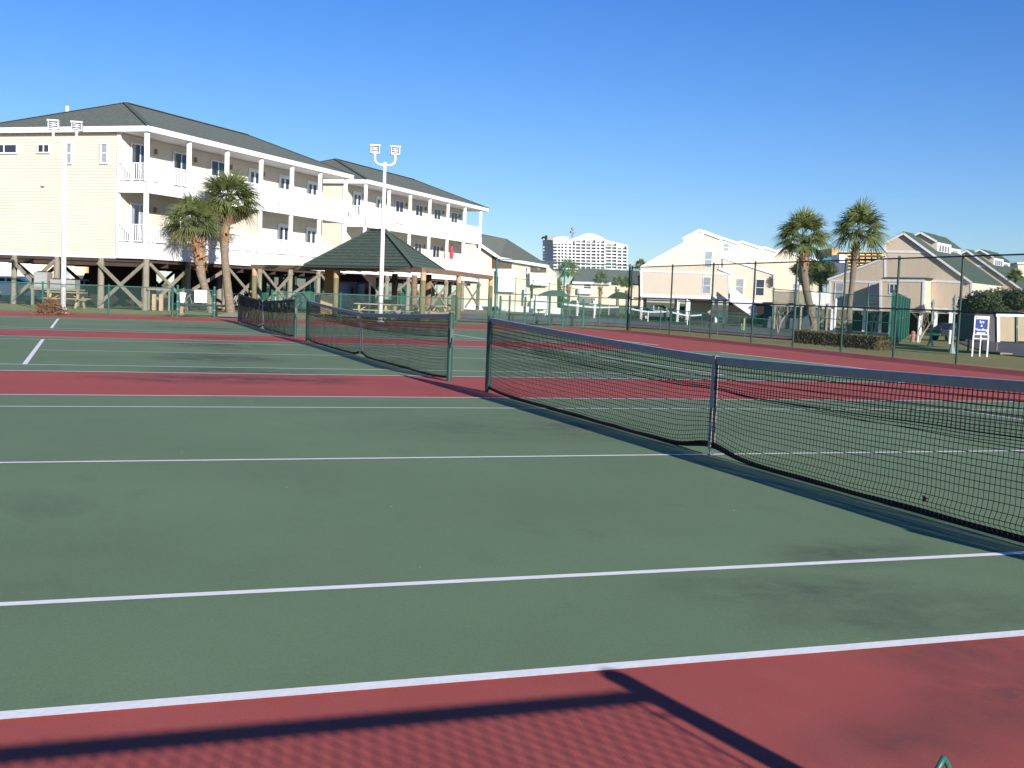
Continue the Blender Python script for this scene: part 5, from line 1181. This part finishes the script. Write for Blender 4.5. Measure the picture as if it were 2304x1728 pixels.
# yellow building
plY = Plane(bp(1930, 330), RH); t = thing('yellow_building', 'yellow multi-storey building with brown balcony bands behind the right-hand palms', 'building', bp(1930, 330)); sY = -1 if plY.n.dot(FW) > 0 else 1
slab(t, 'wall', plY, [(370, 640), (370, 380), (830, 385), (830, 640)], 15, mat('yellow wall', (.62, .46, .17), .8, .08, .1), zz6)
slab(t, 'stair_tower', plY, [(300, 640), (300, 345), (372, 350), (372, 640)], 18, mat('orange tan wall', (.58, .40, .20), .8, .08, .1), zz6, off=sY*1)
for k in range(6):
    y = 385+k*33; slab(t, 'balcony_band', plY, [(380, y+8), (380, y), (832, y+4), (832, y+12)], 1.5, mat('brown band', (.20, .12, .06), .8, .1, .2), zz6, off=sY*2)
    for j in range(6): slab(t, 'balcony_front', plY, [(455+j*62, y+30), (455+j*62, y+18), (500+j*62, y+19), (500+j*62, y+31)], 1, mat('pale yellow front', (.72, .60, .34), .8, .05, .1), zz6, off=sY*1.2)
plW = Plane(bp(1895, 240), RH); t = thing('distant_building', 'white rooftop block with a slate blue lower part, between the two right-hand palms', 'building', bp(1895, 240))
slab(t, 'upper_block', plW, [(375, 490), (375, 408), (452, 412), (452, 490)], 6, M_white, zz6); slab(t, 'lower_block', plW, [(318, 700), (318, 495), (460, 490), (460, 700)], 7, mat('slate blue wall', (.09, .11, .17), .8, .1, .2), zz6)
plW = Plane(bp(1860, 300), RH); t = thing('distant_building', 'teal roofed building far behind the deck trees, left of the yellow building', 'building', bp(1860, 300))
slab(t, 'wall', plW, [(190, 640), (190, 480), (300, 482), (300, 640)], 6, M_dark, zz6); slab(t, 'roof', plW, [(180, 482), (225, 440), (245, 448), (262, 432), (305, 436), (305, 486)], 8, mat('teal roof', (.03, .17, .19), .7, .3, .3), zz6, off=-1*(1 if plW.n.dot(FW) > 0 else -1))
# shed with tan doors
plX = Plane(bp(2244, 64), (RH*math.cos(.05)-FH*math.sin(.05))); t = thing('shed', 'grey shed with two tan double doors in white frames at the right edge', 'shed', bp(2244, 64)); sX = -1 if plX.n.dot(FW) > 0 else 1
slab(t, 'side_wall', plX, [(1715, 1262), (1725, 1005), (1932, 1008), (1932, 1280)], 3, mat('dark grey boards', (.10, .095, .11), .85, .2, 2, mapping=(7, 7, .3)), zz6)
slab(t, 'front_wall', plX, [(1932, 1280), (1932, 1010), (2420, 1024), (2420, 1300)], 3, M_dark, zz6)
for (x0, x1) in ((1962, 2118), (2150, 2310)):
    slab(t, 'door', plX, [(x0, 1272), (x0, 1022), (x1, 1026), (x1, 1278)], .06, mat('tan door boards', (.42, .35, .24), .8, .12, 2, mapping=(8, 8, .3)), zz6, off=sX*.09)
for a, c_ in (((1925, 1012), (2420, 1024)),): strip(t, 'top_trim', plX, a, c_, .14, M_white, zz6, off=-.14)
for x in (1942, 1955): strip(t, 'door_frame', plX, (x, 1018), (x+3, 1280), .08, M_white2, zz6, off=-.12-.01*(x > 1950))
strip(t, 'door_frame', plX, (2133, 1020), (2136, 1282), .10, mat('green frame', (.06, .12, .12), .7, .1, 3), zz6, off=-.12)
b = MB(); q = plX.at(*zz6(2128, 1140)); b.box(q-FH*.15, .06, .05, .12, 0); b.build('door_handle', M_steel, t)
# ------------------------------------------------------------------ vehicles
def vehicle(p, rz, label, kind, paint, sc=1.0):
    t = thing('parked_'+kind, label, kind if kind != 'pickup' else 'pickup truck', p, rz)
    if kind == 'pickup': L_, W_, prof, cab = 5.4, 1.9, [(-2.7, .45), (-2.7, 1.05), (-1.0, 1.10), (-.9, 1.12), (.9, 1.12), (1.2, 1.10), (2.55, 1.02), (2.7, .85), (2.7, .45)], [(-.95, 1.10), (-.80, 1.75), (.45, 1.78), (1.15, 1.12)]
    elif kind == 'van': L_, W_, prof, cab = 5.0, 1.95, [(-2.5, .4), (-2.5, 1.2), (1.6, 1.2), (2.4, 1.05), (2.5, .8), (2.5, .4)], [(-2.45, 1.2), (-2.38, 1.95), (.9, 2.0), (1.65, 1.2)]
    else: L_, W_, prof, cab = 4.6, 1.78, [(-2.3, .38), (-2.3, .88), (-1.6, .95), (1.0, .92), (2.1, .78), (2.3, .62), (2.3, .38)], [(-1.7, .94), (-1.1, 1.38), (.25, 1.42), (1.1, .92)]
    pm = mat('paint '+paint[0], paint[1], .3, .05, 2, spec=.6)
    def loft(pf, w0, w1, zlo, zhi):
        b = MB(); n = len(pf); rows = []
        for s in (-1, 1):
            rows.append([V3((x, s*(w0+(w1-w0)*((z-zlo)/(zhi-zlo)))/2, z)) for x, z in pf])
        b.add(rows[0]+rows[1], [tuple(range(n)), tuple(range(2*n-1, n-1, -1))]+[((i+1) % n, i, i+n, (i+1) % n+n) for i in range(n)]); return b
    zs = [z for _, z in prof]; loft(prof, W_, W_*.97, min(zs), max(zs)).build('body', pm, t, local=True)
    zs = [z for _, z in cab]; cbn = loft(cab, W_*.93, W_*.74, min(zs), max(zs)).build('cabin', pm, t, local=True)
    zc0, zc1 = cab[0][1], cab[1][1]
    b = MB()
    for s in (-1, 1):
        y0 = s*(W_*.93/2+.006); y1 = s*(W_*.74/2+.012); xa, xb = cab[0][0]+.25, cab[3][0]-.25; ta, tb = cab[1][0]+.08, cab[2][0]-.05; m0 = (ta+tb)/2
        f = lambda x, z: V3((x, y0+(y1-y0)*(z-zc0)/(zc1-zc0), z)); zl, zh = zc0+.08, zc1-.08
        for (p0, p1, p2, p3) in (((xa, zl), (m0-.04, zl), (m0-.04, zh), (ta, zh)), ((m0+.04, zl), (xb, zl), (tb, zh), (m0+.04, zh))): b.add([f(*p0), f(*p1), f(*p2), f(*p3)], [(0, 1, 2, 3)])
    for (c0, c1, sg) in ((cab[3], cab[2], 1), (cab[0], cab[1], -1)):
        a = V3((c0[0]+sg*.012, 0, c0[1])).lerp(V3((c1[0]+sg*.012, 0, c1[1])), .12); e = V3((c0[0]+sg*.012, 0, c0[1])).lerp(V3((c1[0]+sg*.012, 0, c1[1])), .88)
        b.add([a+V3((0, -W_*.42, 0)), a+V3((0, W_*.42, 0)), e+V3((0, W_*.35, 0)), e+V3((0, -W_*.35, 0))], [(0, 1, 2, 3)])
    b.build('windows', M_glass, cbn, local=True)
    for x in (-L_*.31, L_*.31):
        for s in (-1, 1):
            b = MB(); y = s*(W_/2-.12); b.tube([(x, y-.11, .34), (x, y+.11+.02, .34)] if s > 0 else [(x, y+.11, .34), (x, y-.13, .34)], .34, 18); w_ = b.build('wheel', M_black, t, local=True)
            b = MB(); yy = s*(W_/2+.012); b.tube([(x, yy, .34), (x, yy+s*.012, .34)], .19, 14); b.build('rim', M_steel, w_, local=True)
    for s in (-1, 1):
        b = MB(); b.box((L_/2-.02, s*W_*.38, .68), .06, .28, .13); b.build('headlight', mat('headlamp', (.7, .7, .7), .1, .1, 9, spec=1), t, local=True)
        b = MB(); b.box((-L_/2, s*W_*.42, .78), .05, .16, .26); b.build('tail_light', mat('tail lamp', (.5, .03, .02), .2, .1, 9), t, local=True)
    b = MB(); b.box((L_/2+.0, 0, .42), .10, W_*.9, .16); b.build('bumper', M_steel, t, local=True); b = MB(); b.box((-L_/2-.0, 0, .42), .10, W_*.9, .16); b.build('bumper', M_steel, t, local=True)
    return t
def vplace(U, d, rz, *a): q = bp(U, d); vehicle((q.x, q.y, q.z), rz, *a)
vplace(1480, 137, -YAW+.15, 'dark grey green pickup under the left end of the gabled house', 'pickup', ('dark green', (.022, .035, .035)))
vplace(1538, 139, -YAW+.5, 'black pickup beside the middle white post under the gabled house', 'pickup', ('black', (.012, .014, .016)))
vplace(38, 65.5, -YAW+.15, 'white car parked beyond the leftmost stilts, left of the air conditioners', 'car', ('white', (.78, .78, .78)))
vplace(178, 65, -YAW+3.3, 'white car with orange light behind the picnic table under the near building', 'car', ('pale', (.72, .72, .72)))
vplace(232, 66, -YAW+1.45, 'dark pickup parked under the near building, facing the lawn', 'pickup', ('navy', (.02, .03, .05)))
vplace(275, 74, -YAW+.1, 'black car in the shade under the near building', 'car', ('black', (.012, .014, .016)))
vplace(2150, 92, -YAW+.4, 'dark car under the tan town house behind the lamp posts', 'car', ('black', (.012, .014, .016)))
# ------------------------------------------------------------------ AC units, timber stand, bicycles
def ac(p, w, h, rz, label):
    t = thing('air_conditioner', label, 'air conditioner', p, rz, 'air conditioners under the near building'); m_ = mat('grey metal cabinet', (.27, .27, .25), .6, .1, 2)
    b = MB(); b.box((0, 0, 0), w, .7, h); b.build('cabinet', m_, t, local=True)
    b = MB()
    for k in range(10): b.box((0, -.36, .08+k*(h-.14)/10), w*.9, .02, (h-.14)/22)
    b.build('grille', mat('grey slats', (.40, .42, .42), .5, .1, 3), t, local=True)
    b = MB(); b.cyl((0, 0, h), .28, .05, 14); b.build('fan_guard', M_black, t, local=True)
q = bp(130, 59.3); t = thing('timber_stand', 'timber platform carrying the air conditioners under the near building', 'platform', q, -YAW)
b = MB(); b.box((0, 0, .78), 2.5, .8, .09); b.build('deck', M_pile, t, local=True)
for x in (-1.15, -.35, 1.15): b = MB(); b.box((x, -.33, 0), .12, .12, .78); b.build('leg', M_pile, t, local=True)
b = MB(); b.box((.2, .1, .1), 2.0, .05, .66); b.build('board_skirt', M_dark, t, local=True)
ac(q+ZZ*.88-RH*.75, .68, .80, -YAW, 'tall grey air conditioner at the left of the timber stand'); ac(q+ZZ*.88+RH*.02, .60, .46, -YAW, 'low grey air conditioner left of the floodlight pole'); ac(q+ZZ*.88+RH*.70, .60, .46, -YAW, 'low grey air conditioner right of the floodlight pole')
q = bp(357, 57.5); t = thing('timber_rack', 'timber crossbar on two short orange posts beside the corner stilt', 'rack', q, -YAW)
b = MB(); b.box((.0, 0, 1.0), 1.15, .12, .15); b.build('crossbar', M_pile, t, local=True)
for x in (-.2, .15): b = MB(); b.box((x, -.1, 0), .18, .14, .80); b.build('post', M_cut, t, local=True)
for x in (-.5, .5): b = MB(); b.box((x, .05, 0), .07, .07, 1.0); b.build('stake', M_pile, t, local=True)
def bicycle(p, rz, label):
    t = thing('bicycle', label, 'bicycle', p, rz, 'bicycles near the left palms')
    for x in (-.52, .52):
        b = MB(); pts = [(x+.33*math.cos(2*math.pi*k/20), 0, .34+.33*math.sin(2*math.pi*k/20)) for k in range(21)]; b.tube(pts, .018, 6, cap=False)
        for k in range(8): b.bar((x, 0, .34), (x+.32*math.cos(math.pi*k/4), 0, .34+.32*math.sin(math.pi*k/4)), .006)
        b.build('wheel', M_black, t, local=True)
    b = MB(); A, B, C_, D = (-.52, 0, .34), (-.18, 0, .82), (.38, 0, .80), (-.05, 0, .32)
    for a, c_ in ((A, B), (B, C_), (C_, D), (D, A), (D, B), (C_, (.52, 0, .34))): b.tube([a, c_], .017, 6)
    b.build('frame', mat('silver frame', (.5, .5, .52), .3, .1, 5, metal=.6), t, local=True)
    b = MB(); b.tube([(.34, -.25, 1.0), (.40, 0, .96), (.34, .25, 1.0)], .014, 6); b.tube([(.38, 0, .8), (.40, 0, .97)], .014, 6); b.build('handlebar', M_steel, t, local=True)
    b = MB(); b.ell((-.22, 0, .92), .14, .08, .04, 10, 6); b.build('saddle', M_black, t, local=True)
bicycle(bp(434, 60), -YAW+.4, 'bicycle behind the gate and its white notice'); bicycle(bp(535, 63), -YAW+1.0, 'bicycle right of the taller palm trunk'); bicycle(bp(625, 66), -YAW-.3, 'bicycle behind the farthest net, in front of the green windscreen'); bicycle(bp(668, 65), -YAW+.2, 'bicycle left of the yellow boards')
# bench by the gate and little stone lamp
q = bp(447, 51); bench(q, -YAW, 'low thin bench on the lawn behind the gate', 2.2)
q = bp(407, 49.5); b = MB(); b.ell(q+ZZ*.08, .16, .14, .09, 10, 6); b.tube([q+ZZ*.1, q+ZZ*.28, q+ZZ*.36], [.08, .11, .14], 8); b.ell(q+ZZ*.36, .16, .14, .05, 10, 5); tag(b.build('garden_stone', M_cut), 'small tan stone ornament on the lawn just inside the gate', 'ornament')
